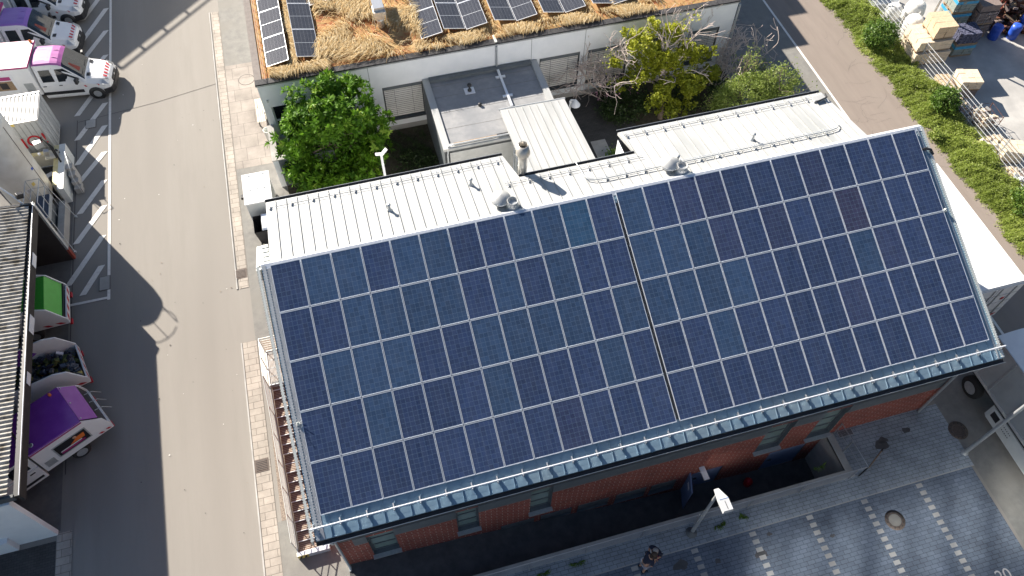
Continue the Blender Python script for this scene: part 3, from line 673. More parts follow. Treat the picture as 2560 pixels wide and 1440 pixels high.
def rails(b):
    ys = [(-6.9, zstep(-6.9)), (-5.9, zstep(-5.9)), (-4.9, zstep(-4.9)), (-3.9, zstep(-3.9)), (-2.9, zstep(-2.9)), (-1.9, zstep(-1.9)), (-.8, 1.87)]
    for y, z in ys: b.tube([(SX0 - .02, y, z - .1), (SX0 - .02, y, z + .95)], .02, 'galv_pale', 6)
    for h in (.18, .36, .54, .72, .95): b.tube([(SX0 - .02, y, z + h) for y, z in ys], .014 if h < .9 else .022, 'galv_pale', 6)
    for h in (.16, .32, .48, .64, .8, .97): b.tube([(SX0 - .02, -.8, 1.87 + h), (SX0 - .02, .88, 1.87 + h), (SX1, .88, 1.87 + h)], .012 if h < .95 else .022, 'galv_pale', 6)
    for y in (-.8, .05, .88): b.tube([(SX0 - .02, y, 1.6), (SX0 - .02, y, 2.86)], .02, 'galv_pale', 6)
part('railing', ST, rails)
hz = part('hazard_plate', ST, lambda b: (b.box(SX0 - .03, -.55, -7.2, -7.06, .02, .34, 'alu'),
    [b.obox((SX0 - .034, -7.12 + .0, .18), (.006, .14, .32), 'yellow')], b.obox((SX0 + .18, -7.205, .18), (.38, .006, .32), 'yellow'),
    [b.add([(SX0 + o, -7.21, .03), (SX0 + o + .08, -7.21, .03), (SX0 + o + .16, -7.21, .33), (SX0 + o + .08, -7.21, .33)], [(0, 1, 2, 3)], 'black_paint') for o in (.02, .2)]))
# ================================================================== retaining wall, pit walls, railing
RW = thing('retaining_wall', 'long low concrete retaining wall between sunken path and parking court', 'wall', (10, -9.6, 0))
part('coping', RW, lambda b: b.box(2.0, PX1 + .3, PY0 - .30, PY0, -.05, .06, 'concrete'))
part('wall_face', RW, lambda b: b.quad((PX0, PY0, -2.7), (PX1, PY0, -2.7), (PX1, PY0, .0), (PX0, PY0, .0), 'concrete'))
part('end_wall', RW, lambda b: (b.quad((PX1, PY0, -2.7), (PX1, PY1, -2.7), (PX1, PY1, 0.05), (PX1, PY0, .05), 'concrete'), b.box(PX1, PX1 + .3, PY0, PY1 - .02, -.05, .06, 'concrete')))
def rail2(b):
    y = PY0 - .34
    xs = [2.0 + i * 2.2 for i in range(9)] + [20.05]
    for x in xs: b.box(x - .02, x + .02, y - .02, y + .02, 0, 1.0, 'steel')
    b.tube([(2.0, y, 1.0), (20.05, y, 1.0)], .02, 'steel', 6)
    for h in (.15, .3, .45, .6, .75, .88): b.tube([(2.0, y, h), (20.05, y, h)], .006, 'steel', 4)
    for x_, y_ in ((20.05, y), (19.95, -8.75), (19.95, -7.95)): b.box(x_ - .02, x_ + .02, y_ - .02, y_ + .02, 0, 1.0, 'steel')
    b.tube([(20.05, y, 1.0), (19.95, -7.95, 1.0)], .018, 'steel', 6); b.tube([(20.05, y, .5), (19.95, -7.95, .5)], .01, 'steel', 6)
b = MB(); rail2(b); tag(b.build('railing'), 'thin steel railing along the edge of the sunken path', 'railing')
b = MB(); b.box(20.1, 20.75, -8.2, -7.92, .012, .03, 'galv'); [b.box(20.13 + i * .05, 20.155 + i * .05, -8.18, -7.94, .031, .036, 'black_paint') for i in range(12)]
tag(b.build('floor_grate'), 'steel floor grate at the foot of the brick wall beside the pit', 'grate')
GS = thing('barrier_post', 'slender wooden pole leaning out from the railing corner', 'pole', (20.06, -9.86, 0))
part('pole', GS, lambda b: b.tube([(20.06, -9.86, .95), (21.2, -9.25, .5)], .025, 'wood', 6)); part('tip', GS, lambda b: b.tube([(21.15, -9.28, .52), (21.28, -9.2, .46)], .04, 'black_paint', 6))
b = MB(); b.lathe((16.55, -8.35, -2.33), [(.16, 0), (.18, .3), (.1, .45), (.0, .5)], 'red', 12); tag(b.build('waste_bucket'), 'red bucket standing in the pit between the blue doors', 'bucket')
part('gap_shade_strip', BB, lambda b: b.add([(12.15, -7.6, zs(-7.6) + .05), (12.225, -7.6, zs(-7.6) + .05), (12.225, -.35, zs(-.35) + .05), (12.15, -.35, zs(-.35) + .05)], [(0, 1, 2, 3)], 'black_flash'))  # black strip painting the deep shade in the gap between panel blocks
# ================================================================== green roof building
GB = thing('green_roof_building', 'white walled flat building with dry grass and solar panels on its roof', 'building', (12, 20, 0))
BX0, BX1, BY0, BZ = -.22, 24.45, 13.69, 4.5
BW = [(.12, 2.5, .95, 3.0, 0), (5.55, 7.6, .75, 2.95, 1), (13.72, 15.9, .8, 3.0, 1), (16.35, 18.6, .8, 3.0, 1), (19.2, 21.6, .8, 3.0, 1), (21.95, 23.72, .8, 3.0, 1)]
def gb_wall(b):
    xs = sorted({BX0, BX1} | {o[0] for o in BW} | {o[1] for o in BW}); zq = sorted({0., BZ - .12} | {o[2] for o in BW} | {o[3] for o in BW})
    for xa, xb in zip(xs, xs[1:]):
        for za, zb in zip(zq, zq[1:]):
            if any(o[0] <= xa + 1e-4 and xb <= o[1] + 1e-4 and o[2] <= za + 1e-4 and zb <= o[3] + 1e-4 for o in BW): continue
            b.quad((xa, BY0, za), (xb, BY0, za), (xb, BY0, zb), (xa, BY0, zb), 'white_wall')
    for x0, x1, z0, z1, k in BW:
        for (xa, za), (xb, zb) in (((x0, z0), (x1, z0)), ((x1, z0), (x1, z1)), ((x1, z1), (x0, z1)), ((x0, z1), (x0, z0))):
            b.quad((xa, BY0, za), (xb, BY0, zb), (xb, BY0 + .25, zb), (xa, BY0 + .25, za), 'grey_panel' if k else 'white_wall')
    b.quad((BX0, BY0, 0), (BX0, 23.8, 0), (BX0, 23.8, BZ - .12), (BX0, BY0, BZ - .12), 'white_wall')
    b.quad((BX1, BY0, 0), (BX1, BY0, BZ - .12), (BX1, 23.8, BZ - .12), (BX1, 23.8, 0), 'white_wall')
    b.box(BX0, BX1, 23.8, 28.5, 0, 6.5, 'white_wall', 'roof_felt'); b.box(BX0, BX1, 28.5, 42, 0, 7.9, 'white_wall', 'roof_felt')
    for x in (5.0, 13.25, 16.1): b.box(x, x + .02, BY0 - .006, BY0 - .002, .3, BZ - .14, 'grey_panel')
    b.box(BX0, BX1, BY0 - .03, BY0 - .003, 0, .32, 'concrete')
part('wall', GB, gb_wall)
def parapet(b):
    b.box(BX0 - .05, BX1 + .05, BY0 - .06, BY0 + .30, BZ - .12, BZ + .02, 'black_flash'); b.box(BX0 - .05, BX0 + .28, BY0 + .30, 23.8, BZ - .12, BZ + .02, 'black_flash', 'wood_grey'); b.box(BX1 - .28, BX1 + .05, BY0 + .30, 23.8, BZ - .12, BZ + .02, 'black_flash')
    b.box(BX0 - .056, BX1 + .056, BY0 - .066, BY0 - .061, BZ - .10, BZ - .06, 'galv')
part('parapet', GB, parapet)
part('roof', GB, lambda b: b.quad((BX0 + .28, BY0 + .3, BZ - .02), (BX1 - .28, BY0 + .3, BZ - .02), (BX1 - .28, 23.8, BZ - .02), (BX0 + .28, 23.8, BZ - .02), 'sedum'))
for x0, x1, z0, z1, k in BW:
    if k:
        wdw = part('window', GB, lambda b: (b.box(x0, x0 + .06, BY0 + .1, BY0 + .2, z0, z1, 'grey_dark'), b.box(x1 - .06, x1, BY0 + .1, BY0 + .2, z0, z1, 'grey_dark'), b.box(x0 - .02, x1 + .02, BY0 - .06, BY0 + .1, z0 - .05, z0 - .002, 'grey_dark'), b.box(x0 + .06, x1 - .06, BY0 + .02, BY0 + .2, z1 - .22, z1 - .002, 'grey_panel')))
        def bl(b):
            z = z0 + .14
            while z < z1 - .24:
                b.add([(x0 + .07, BY0 + .06, z), (x1 - .07, BY0 + .06, z), (x1 - .07, BY0 + .09, z + .075), (x0 + .07, BY0 + .09, z + .075)], [(0, 1, 2, 3)], 'blind'); z += .125
            b.quad((x0 + .06, BY0 + .19, z0), (x1 - .06, BY0 + .19, z0), (x1 - .06, BY0 + .19, z1), (x0 + .06, BY0 + .19, z1), 'glass_dark')
            for f in (.28, .72): b.box(x0 + (x1 - x0) * f, x0 + (x1 - x0) * f + .012, BY0 + .05, BY0 + .062, z0 + .1, z1 - .22, 'grey_dark')
        part('blind', wdw, bl)
    else:
        wdw = part('window', GB, lambda b: [b.box(xa, xb, BY0 + .14, BY0 + .2, za, zb, 'white_paint') for xa, xb, za, zb in ((x0, x0 + .06, z0, z1), (x1 - .06, x1, z0, z1), (x0 + .06, x1 - .06, z1 - .06, z1), (x0 + .06, x1 - .06, 1.95, 2.02))])
        part('pane', wdw, lambda b: b.quad((x0 + .05, BY0 + .19, z0), (x1 - .05, BY0 + .19, z0), (x1 - .05, BY0 + .19, z1), (x0 + .05, BY0 + .19, z1), 'glass_dark'))
part('downpipe', GB, lambda b: b.tube([(24.52, BY0 - .08, BZ - .2), (24.52, BY0 - .08, .02)], .05, 'galv', 8))
part('downpipe', GB, lambda b: (b.tube([(11.42, BY0 - .07, 3.12), (11.42, BY0 - .07, BZ - .16)], .05, 'galv', 8), b.box(11.36, 11.48, BY0 - .02, BY0 + .5, BZ + .03, BZ + .08, 'galv_pale')))
part('alarm_box', GB, lambda b: b.box(-.0, .1, BY0 - .08, BY0 - .002, 3.38, 3.48, 'galv'))
def railw(b):
    b.tube([(.16, BY0 + .1, BZ + .18), (.16, 23.8, BZ + .18)], .008, 'twig', 4); b.tube([(.24, BY0 + .1, BZ + .12), (.24, 23.8, BZ + .12)], .008, 'twig', 4)
    y = BY0 + .2
    while y < 23.6: b.tube([(.16, y, BZ), (.16, y, BZ + .2)], .012, 'twig', 4); y += .6
part('lightning_wire', GB, railw)
# dry grass of the roof
def blades(n, xr, yr, zb, L, flow, wd=.012, dens=None):
    X = nr.uniform(*xr, n); Y = nr.uniform(*yr, n)
    if dens is not None:
        k = dens(X, Y) > nr.uniform(0, 1, n); X, Y = X[k], Y[k]; n = len(X)
    ang = flow(X, Y) + nr.normal(0, .24, n); l = L * nr.uniform(.45, 1.4, n); lean = nr.uniform(.55, 1.1, n)
    dx, dy = np.cos(ang), np.sin(ang); sx, sy = -dy, dx
    P = np.stack([X, Y, np.full(n, zb)], 1); D = np.stack([dx, dy, np.zeros(n)], 1); S = np.stack([sx, sy, np.zeros(n)], 1) * wd
    l = l[:, None]; lean = lean[:, None]; up = np.array([0, 0, 1.])
    M_ = P + D * l * .38 * lean + up * l * .40; T = P + D * l * .98 * lean + up * l * (.44 - .3 * (lean - .5))
    q1 = np.stack([P - S, P + S, M_ + S * .9, M_ - S * .9], 1); q2 = np.stack([M_ - S * .9, M_ + S * .9, T + S * .25, T - S * .25], 1)
    V = np.empty((2 * n, 4, 3)); V[0::2] = q1; V[1::2] = q2; t = np.repeat(nr.uniform(0, 1, n), 2)
    return V, t
def nz(X, Y, s, o=0.): return .5 + .25 * (np.sin(X * s * 1.3 + o) * np.cos(Y * s * 1.1 - o) + np.sin(X * s * .7 + Y * s * .9 + 2 * o)) 
flow = lambda X, Y: -.9 + 1.3 * np.sin(X * .9 + .4 + .5 * np.sin(Y * 1.3)) + .8 * np.sin(Y * 1.1 + X * .4)
def dens_open(X, Y):
    inpan = ((X > .45) & (X < 1.5)) | ((X > 1.85) & (X < 2.95)) | ((X > 7.9) & (Y > 14.9))
    edge = np.clip((Y - (BY0 + .75)) / .5, 0, 1)
    return np.where(inpan, 0.0, 1.0) * np.clip(2.6 * (nz(X, Y, 1.9, .6) - .34), .03, 1) * (.25 + .75 * edge)
V1, t1 = blades(26000, (2.9, 7.9), (14.1, 21.5), BZ, .62, flow, dens=dens_open)
V2, t2 = blades(14000, (7.6, 20.0), (14.15, 14.85), BZ, .42, lambda X, Y: -1.75 + .5 * np.sin(X * 2.2), dens=lambda X, Y: np.clip(2.4 * (nz(X, Y, 3.1, 1.) - .3), .05, 1))
V3, t3 = blades(3500, (.4, 3.2), (14.1, 14.6), BZ, .5, lambda X, Y: -1.4 + .6 * np.sin(X * 3), dens=lambda X, Y: .2 + .9 * nz(X, Y, 2.6))
V4, t4 = blades(5000, (1.52, 1.86), (14.6, 21), BZ, .4, lambda X, Y: -.9 + .8 * np.sin(Y * 2))
V5, t5 = blades(12000, (9.0, 20.5), (14.8, 19), BZ, .35, flow, dens=lambda X, Y: (((X > 8.97) & (X < 9.12)) | ((X > 11.4) & (X < 11.72)) | ((X > 13.9) & (X < 14.2)) | ((X > 16.5) & (X < 16.85)) | (X > 18.0)) * 1.0)
dg_ = quads_np('dry_grass', np.concatenate([V1, V2, V3, V4, V5]), 'straw', np.concatenate([t1, t2, t3, t4, t5])); struct(dg_, 'stuff')
# --- sedum and small weeds
n = 9000; X = nr.uniform(.3, 24, n); Y = nr.uniform(14.02, 22, n); k = (Y < 14.45) | (X < .5) | (nz(X, Y, 1.5, 2.) > .62) & (X < 7.8); X, Y = X[k], Y[k]
C = np.stack([X, Y, BZ + nr.uniform(0, .08, len(X))], 1)
struct(quads_np('sedum', leaf_quads(C, .09, .05, 1.0), 'sedum_leaf', nr.uniform(0, 1, len(C))), 'stuff')
# --- tilted panels on the roof
def make_roof_panel():
    b = MB(); W_, H_ = 1.09, 2.05
    b.quad((.015, .015, .032), (W_ - .015, .015, .032), (W_ - .015, H_ - .015, .032), (.015, H_ - .015, .032), 'cells_black'); b.quad((.015, .015, .003), (.015, H_ - .015, .003), (W_ - .015, H_ - .015, .003), (W_ - .015, .015, .003), 'sign_white')
    p = b.build('tilted_solar_panel'); f = MB()
    for r in ((0, W_, 0, .015), (0, W_, H_ - .015, H_), (0, .015, .015, H_ - .015), (W_ - .015, W_, .015, H_ - .015)): f.box(r[0], r[1], r[2], r[3], 0, .036, 'alu')
    f.box(.02, W_ - .02, H_ / 2 - .008, H_ / 2 + .008, .033, .035, 'alu')
    fo = f.build('frame'); fo.parent = p
    g = MB(); [g.box(x, x + .05, y, y + .05, -.05, -.002, 'galv') for x in (.05, W_ - .1) for y in (.1, H_ - .15)]
    go = g.build('bracket'); go.parent = p
    return p
rp = make_roof_panel(); firstp = True; TL = R_(11)
PC = [(.42, 14.62, 1, 4, 'pale column at the left roof edge'), (1.88, 14.74, -1, 4, 'dark second column from left edge'), (2.98, 18.7, 1, 1, 'short third column beside open grass'), (7.92, 14.72, 1, 3, 'first column right of the duct'), (9.10, 14.95, -1, 2, 'second column right of the duct'), (10.22, 14.85, 1, 2, 'third column right of the duct'),
      (11.68, 14.95, -1, 2, 'first column right of the downpipe'), (12.8, 14.85, 1, 2, 'second column right of the downpipe'), (14.22, 14.9, -1, 2, 'third column right of the downpipe'), (15.36, 14.85, 1, 2, 'fourth column right of the downpipe'), (16.85, 14.95, -1, 1, 'fifth column right of the downpipe'), (17.97, 14.85, 1, 1, 'last column near the bare branches')]
RN = ['at the roof front', 'second from the front', 'third from the front', 'farthest back']
for x, y, s, n_, lab in PC:
    for k in range(n_):
        p = rp if firstp else copy_tree(rp); firstp = False
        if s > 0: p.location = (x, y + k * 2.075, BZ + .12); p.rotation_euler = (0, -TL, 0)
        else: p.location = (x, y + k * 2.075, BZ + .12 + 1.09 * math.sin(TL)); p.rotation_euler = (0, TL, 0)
        g_ = .032 if s > 0 else .022; p.color = (g_, g_ * 1.05, g_ * 1.35, 1)  # left-facing panels coloured lighter, standing in for their sky reflection
        tag(p, f'tilted roof panel, {lab}, {RN[k]}', 'solar panel', 'tilted solar panels on the grass roof')
# --- steel duct on the roof
HD = thing('vent_duct', 'shiny steel ventilation duct rising from the dry grass roof', 'duct', (6.2, 16.4, BZ))
def duct(b):
    b.lathe((6.2, 16.35, BZ), [(.17, 0), (.17, .35), (.2, .4), (.2, .44), (.16, .5)], 'fluesteel', 18)
    b.prism([(5.98, 16.2), (6.42, 16.2), (6.42, 16.62), (5.98, 16.62)], BZ + .5, BZ + .74, 'fluesteel'); b.prism([(5.9, 16.16), (6.5, 16.16), (6.5, 16.8), (5.9, 16.8)], BZ + .742, BZ + .95, 'fluesteel')
    b.box(5.94, 6.46, 16.3, 18.4, BZ + .952, BZ + 1.12, 'steel')
part('duct_body', HD, duct, .01); part('bracket', HD, lambda b: [b.tube([(x, y, BZ), (x, y, BZ + .95)], .015, 'galv', 6) for x in (5.9, 6.5) for y in (16.2, 17.6)])
# ================================================================== grey annex and glazed link
AN = thing('flat_annex', 'low grey annex with felt roof and pale coping in front of white wall', 'building', (10.5, 11, 0))
AX0, AX1, AY0, AZ = 7.6, 13.5, 8.75, 3.0
part('wall', AN, lambda b: (b.quad((AX0, BY0 - .04, 0), (AX0, AY0, 0), (AX0, AY0, AZ - .02), (AX0, BY0 - .04, AZ - .02), 'grey_panel'), b.quad((AX0, AY0, 0), (AX1, AY0, 0), (AX1, AY0, AZ - .02), (AX0, AY0, AZ - .02), 'grey_dark'), b.quad((AX1, AY0, 0), (AX1, BY0 - .04, 0), (AX1, BY0 - .04, AZ - .02), (AX1, AY0, AZ - .02), 'grey_panel')))
part('roof', AN, lambda b: (b.quad((AX0 + .3, AY0 + .32, AZ - .05), (AX1 - .3, AY0 + .32, AZ - .05), (AX1 - .3, BY0 - .04, AZ - .05), (AX0 + .3, BY0 - .04, AZ - .05), 'roof_felt'), [b.box(AX0 + .3, AX1 - .3, y, y + .012, AZ - .049, AZ - .044, 'asphalt_grey') for y in (10.1, 11.2, 12.3, 13.1)]))
part('coping', AN, lambda b: (b.box(AX0 - .03, AX0 + .3, AY0 - .03, BY0 - .04, AZ - .10, AZ + .06, 'metal_white'), b.box(AX1 - .3, AX1 + .03, AY0 - .03, BY0 - .04, AZ - .10, AZ + .06, 'metal_white'), b.box(AX0 + .3, AX1 - .3, AY0 - .03, AY0 + .3, AZ - .10, AZ + .05, 'metal_white'), b.box(AX0 + .3, AX1 - .3, BY0 - .3, BY0 - .045, AZ - .049, AZ + .12, 'grey_panel')))
part('louvre_screen', AN, lambda b: [b.add([(AX0 + .25, AY0 - .09, z), (AX1 - .2, AY0 - .09, z), (AX1 - .2, AY0 - .03, z + .07), (AX0 + .25, AY0 - .03, z + .085)], [(0, 1, 2, 3)], 'louvre') for z in np.arange(.3, 2.8, .14)])
part('gutter', AN, lambda b: b.tube([(AX0 + .12, AY0 - .16, 0.05), (AX0 + .12, AY0 - .16, 2.7), (AX0 + .2, AY0 + .1, 3.1), (AX0 + .5, AY0 + .12, 3.14), (AX1 - 2, AY0 + .12, 3.14)], .04, 'galv', 8))
part('cable_duct', AN, lambda b: (b.box(11.36, 11.48, 10.7, BY0 - .08, AZ + .03, AZ + .09, 'alu'), [b.box(11.18, 11.68, y, y + .14, AZ - .04, AZ + .028, 'alu') for y in (12.85, 11.45)]))
vp = part('roof_vent', AN, lambda b: b.box(9.45, 9.95, 12.15, 12.6, AZ - .045, AZ - .02, 'sign_white')); part('cap', vp, lambda b: b.lathe((9.7, 12.36, AZ - .02), [(.1, 0), (.1, .08), (.05, .1), (.05, .3), (.10, .31), (.12, .38), (.08, .45), (.0, .47)], 'black_paint', 14))
part('roof_vent', AN, lambda b: b.lathe((9.95, 11.25, AZ - .049), [(.09, 0), (.09, .12), (.05, .15), (0, .15)], 'black_paint', 14))
part('planks', AN, lambda b: (b.box(8.1, 10.2, AY0 + .16, AY0 + .26, AZ + .052, AZ + .1, 'wood'), b.box(10.2, 10.8, AY0 + .14, AY0 + .28, AZ + .052, AZ + .12, 'black_paint')))
LK = thing('glazed_link', 'glazed link corridor under a white standing seam metal roof', 'building', (12.5, 7, 0))
LZ = 3.28
def lroof(b):
    P = [(10.72, 10.35), (10.88, 3.3), (14.28, 3.3), (13.95, 10.3)]
    b.prism(P, LZ - .14, LZ, 'metal_white')
    for i in range(1, 9):
        f = i / 9; xa = 10.72 + (13.95 - 10.72) * f; xb = 10.88 + (14.28 - 10.88) * f
        b.add([(xa - .011, 10.3, LZ + .002), (xa + .011, 10.3, LZ + .002), (xb + .011, 3.3, LZ + .002), (xb - .011, 3.3, LZ + .002), (xa - .009, 10.3, LZ + .03), (xa + .009, 10.3, LZ + .03), (xb + .009, 3.3, LZ + .03), (xb - .009, 3.3, LZ + .03)], [(4, 5, 6, 7), (0, 4, 7, 3), (1, 2, 6, 5), (0, 1, 5, 4)], 'seam_shaded')
part('roof', LK, lroof)
part('gutter', LK, lambda b: b.tube([(10.66, 10.42, LZ - .03), (14.0, 10.36, LZ - .03)], .05, 'galv', 8))
part('frame', LK, lambda b: [b.box(10.93, 10.99, y, y + .06, 0, LZ - .145, 'alu') for y in (3.4, 4.6, 5.8, 7.0, 8.2, 8.6)] + [b.box(13.9, 13.96, y, y + .06, 0, LZ - .145, 'alu') for y in (3.4, 5.2, 7.0, 8.8, 10.2)] + [b.box(10.93, 10.99, 3.46, 8.6, z, z + .06, 'alu') for z in (1.0, 2.1)])
part('pane', LK, lambda b: (b.quad((10.96, 3.4, 0), (10.96, 8.6, 0), (10.96, 8.6, LZ - .15), (10.96, 3.4, LZ - .15), 'glass_clear'), b.quad((13.93, 3.4, 0), (13.93, 10.2, 0), (13.93, 10.2, LZ - .15), (13.93, 3.4, LZ - .15), 'glass_clear')))
# garden wall
b = MB(); b.box(-.33, -.08, 11.25, BY0 - .04, 0, 1.86, 'white_wall'); b.box(-.36, .3, 11.22, 11.5, 1.862, 1.92, 'concrete'); b.box(-.08, 2.6, 11.25, 11.45, 0, 1.86, 'grey_panel'); b.box(-.36, -.05, 11.5, BY0 - .04, 1.862, 1.92, 'concrete')
tag(b.build('garden_wall'), 'low grey garden wall running from the white building past the dark green tree', 'wall')
# ================================================================== vehicle shed on the left
SH = thing('vehicle_shed', 'open fronted vehicle shed with corrugated fibre cement roof and dark fascia', 'shed', (-14, 3, 0))
def corr(b):
    ya, yb, p = -3.72, 9.5, .177; n = int((yb - ya) / p); S = 8; vs = []; fs = []
    for i in range(n * S + 1):
        y = ya + i * p / S; h = .032 * math.cos(2 * PI * i / S)
        for x, z in ((-10.28 + .012 * (i % 3) + .02 * (9.5 - y) / 13, 3.98), (-16.0, 4.55)): vs.append((x, y, z + h))
    fs = [(2 * i, 2 * i + 2, 2 * i + 3, 2 * i + 1) for i in range(n * S)]
    b.add(vs, fs, 'fibre', True)
part('roof', SH, corr)
def xf(y): return -10.16 + .26 * (9.5 - y) / 13.2
def fasc(b):
    b.add([(xf(9.55), 9.55, 3.40), (xf(-3.8), -3.8, 3.40), (xf(-3.8), -3.8, 3.86), (xf(9.55), 9.55, 3.86), (xf(9.55) - .12, 9.55, 3.40), (xf(-3.8) - .12, -3.8, 3.40), (xf(-3.8) - .12, -3.8, 3.86), (xf(9.55) - .12, 9.55, 3.86)], [(1, 0, 3, 2), (4, 5, 6, 7), (2, 3, 7, 6), (0, 1, 5, 4), (0, 4, 7, 3), (1, 2, 6, 5)], 'brown_fascia')
    b.box(-16, xf(-3.8) - .2, -3.83, -3.72, 3.6, 3.9, 'grey_dark')
part('fascia', SH, fasc)
part('gutter', SH, lambda b: (b.tube([(xf(9.55) - .01, 9.55, 3.9), (xf(-3.8) - .01, -3.8, 3.9)], .016, 'alu', 6), b.add([(xf(9.55) - .02, 9.55, 3.87), (xf(-3.8) - .02, -3.8, 3.87), (xf(-3.8) - .2, -3.8, 3.87), (xf(9.55) - .2, 9.55, 3.87)], [(0, 3, 2, 1)], 'black_paint')))
for y0, s in ((6.2, .28), (2.95, .34), (.62, .22)):
    x = xf(y0) + .02; k_ = part('sign', SH, lambda b: b.box(x, x + .012, y0, y0 + s * 2.3, 3.68 - s * .7, 3.80, 'sign_white'))
part('wall', SH, lambda b: (b.box(-16, -10.38, -3.9, -3.7, 0, 3.55, 'white_wall'), b.box(-16, -15.8, -3.7, 9.4, 0, 4.4, 'grey_dark'), b.add([(x, y, z) for y in (9.3, 9.42) for x, z in ((-15.8, 0), (-10.2, 0), (-10.2, 3.99), (-15.8, 4.55))], [(0, 1, 2, 3), (7, 6, 5, 4), (1, 5, 6, 2), (2, 6, 7, 3)], 'brown_fascia'), b.box(-16, -11.75, -4.1, -3.902, 0, .9, 'white_wall')))
cp = part('corner_post', SH, lambda b: b.box(-10.26, -10.12, 9.34, 9.5, .7, 3.88, 'galv')); part('post_foot', cp, lambda b: b.box(-10.28, -10.10, 9.32, 9.52, 0, .7, 'red_dull'))
b = MB(); b.quad((-10.42, -40, .022), (-9.86, -40, .022), (-9.86, -3.85, .022), (-10.42, -3.85, .022), 'slabs'); struct(b.build('shed_kerb_slabs'))
sheet('dark_paving', [(-30, -10.44, -40, -4.12)], .018, 'pavers_court')
# flood lamp on the shed corner
FL = thing('flood_lamp', 'black flood lamp on a bent white bracket above the shed roof corner', 'lamp', (-10.6, 9.7, 3.9))
part('arm', FL, lambda b: b.tube([(-10.5, 9.45, 3.85), (-10.8, 9.7, 4.3), (-11.3, 10.1, 4.7), (-11.35, 10.15, 5.0)], .035, 'white_paint', 8)); part('lamp_head', FL, lambda b: b.obox((-10.55, 9.7, 4.25), (.28, .2, .24), 'black_paint', yaw=.5, pitch=.4), .02)
# ================================================================== off-frame hall whose roof edge throws the shade at the back of the street
HL = thing('tall_hall', 'tall hall beyond the top of the photo whose roof edge shades the vans', 'building', (-20, 45, 0))
part('wall', HL, lambda b: b.prism([(-16.4, 32.7), (-16.4, 36.0), (-11.5, 40.8), (-6, 46.3), (-20, 73), (-48, 73), (-48, 32.7)], 0, 9, 'white_wall', 'roof_felt'))
part('railing', HL, lambda b: (b.tube([(-16.4, 36.0, 9.3), (-6, 46.3, 9.3)], .07, 'galv', 6), [b.tube([(-16.4 + 10.4 * f, 36 + 10.3 * f, 9), (-16.4 + 10.4 * f, 36 + 10.3 * f, 9.3)], .09, 'galv', 6) for f in np.arange(0, 1.01, .125)]))

# ================================================================== office block south of the court: its sunlit front and mirror glazing throw light back into the shade
OB = thing('office_block', 'dark office block with mirrored windows facing the parking court, below the photo', 'building', (20, -26, 0))
part('wall', OB, lambda b: (b.box(4, 44, -34, -22, 0, 13.5, 'grey_dark', 'roof_felt')))
for i in range(14):
    x0 = 8.2 + i * 1.72 + (.0 if i % 3 else .2)
    part('window', OB, lambda b: b.box(x0, x0 + 1.28, -22.001, -21.96, 5.35, 7.25, 'mirror_glass'))
part('window', OB, lambda b: b.box(5.5, 6.4, -22.001, -21.96, 9.75, 10.2, 'mirror_glass'))
# ================================================================== vehicles (built at the origin, nose towards +x, then placed)
def ring(zb, zsh, zt, w, wt):
    a = [(-w + .06, zb), (-w, zb + .12), (-w, zsh), (-(w + wt) / 2, (zsh + zt - .1) / 2), (-wt, zt - .10), (-wt + .07, zt - .025), (-wt + .22, zt), (0, zt + .025)]
    return a + [(-y, z) for y, z in reversed(a[:-1])]
CABS = [(-.02, .36, .62, .86, .62, .48), (-.10, .32, .72, .98, .84, .62), (-.35, .28, .84, 1.08, .94, .74), (-.75, .26, .98, 1.18, .985, .80), (-1.08, .26, 1.06, 1.28, .99, .84), (-1.16, .26, 1.08, 1.34, .99, .85), (-1.98, .26, 1.12, 2.22, .99, .78), (-2.15, .26, 1.12, 2.32, .99, .77), (-2.5, .26, 1.12, 2.38, .99, .77), (-3.42, .26, 1.12, 2.38, .99, .77)]
def van_cab(b, topm):
    rs = [[(x, y, z) for y, z in ring(*s)] for x, *s in CABS]; n = len(rs[0])
    for i in range(len(rs) - 1):
        for k in range(n):
            j = (k + 1) % n; q = [rs[i][k], rs[i + 1][k], rs[i + 1][j], rs[i][j]]
            top = 3 <= k <= 10
            mm = 'white_paint'
            if i == 5 and 4 <= k <= 9: mm = 'glass_dark'
            elif i >= 6 and 4 <= k <= 9: mm = topm
            elif k == n - 1: mm = 'black_paint'
            b.add(q, [(0, 1, 2, 3)], mm, i >= 6 or i < 4)
    b.add(rs[0], [tuple(range(n))], 'white_paint'); b.add(rs[-1], [tuple(reversed(range(n)))], 'white_paint')
def side_y(x, z):
    for (xa, *a), (xb, *c) in zip(CABS, CABS[1:]):
        if xb <= x <= xa:
            f = (xa - x) / (xa - xb); s = [u + (v - u) * f for u, v in zip(a, c)]
            zb, zsh, zt, w_, wt = s
            if z <= zsh: return w_
            zm = (zsh + zt - .1) / 2; wm = (w_ + wt) / 2
            if z <= zm: return w_ + (wm - w_) * (z - zsh) / (zm - zsh)
            return wm + (wt - wm) * min(1, (z - zm) / (zt - .1 - zm))
    return .99
def side_patch(b, pts, mname, off=.006, sides=(-1, 1)):
    for s in sides:
        q = [(x, s * (side_y(x, z) + off), z) for x, z in pts]
        b.add(q if s < 0 else list(reversed(q)), [tuple(range(len(q)))], mname)
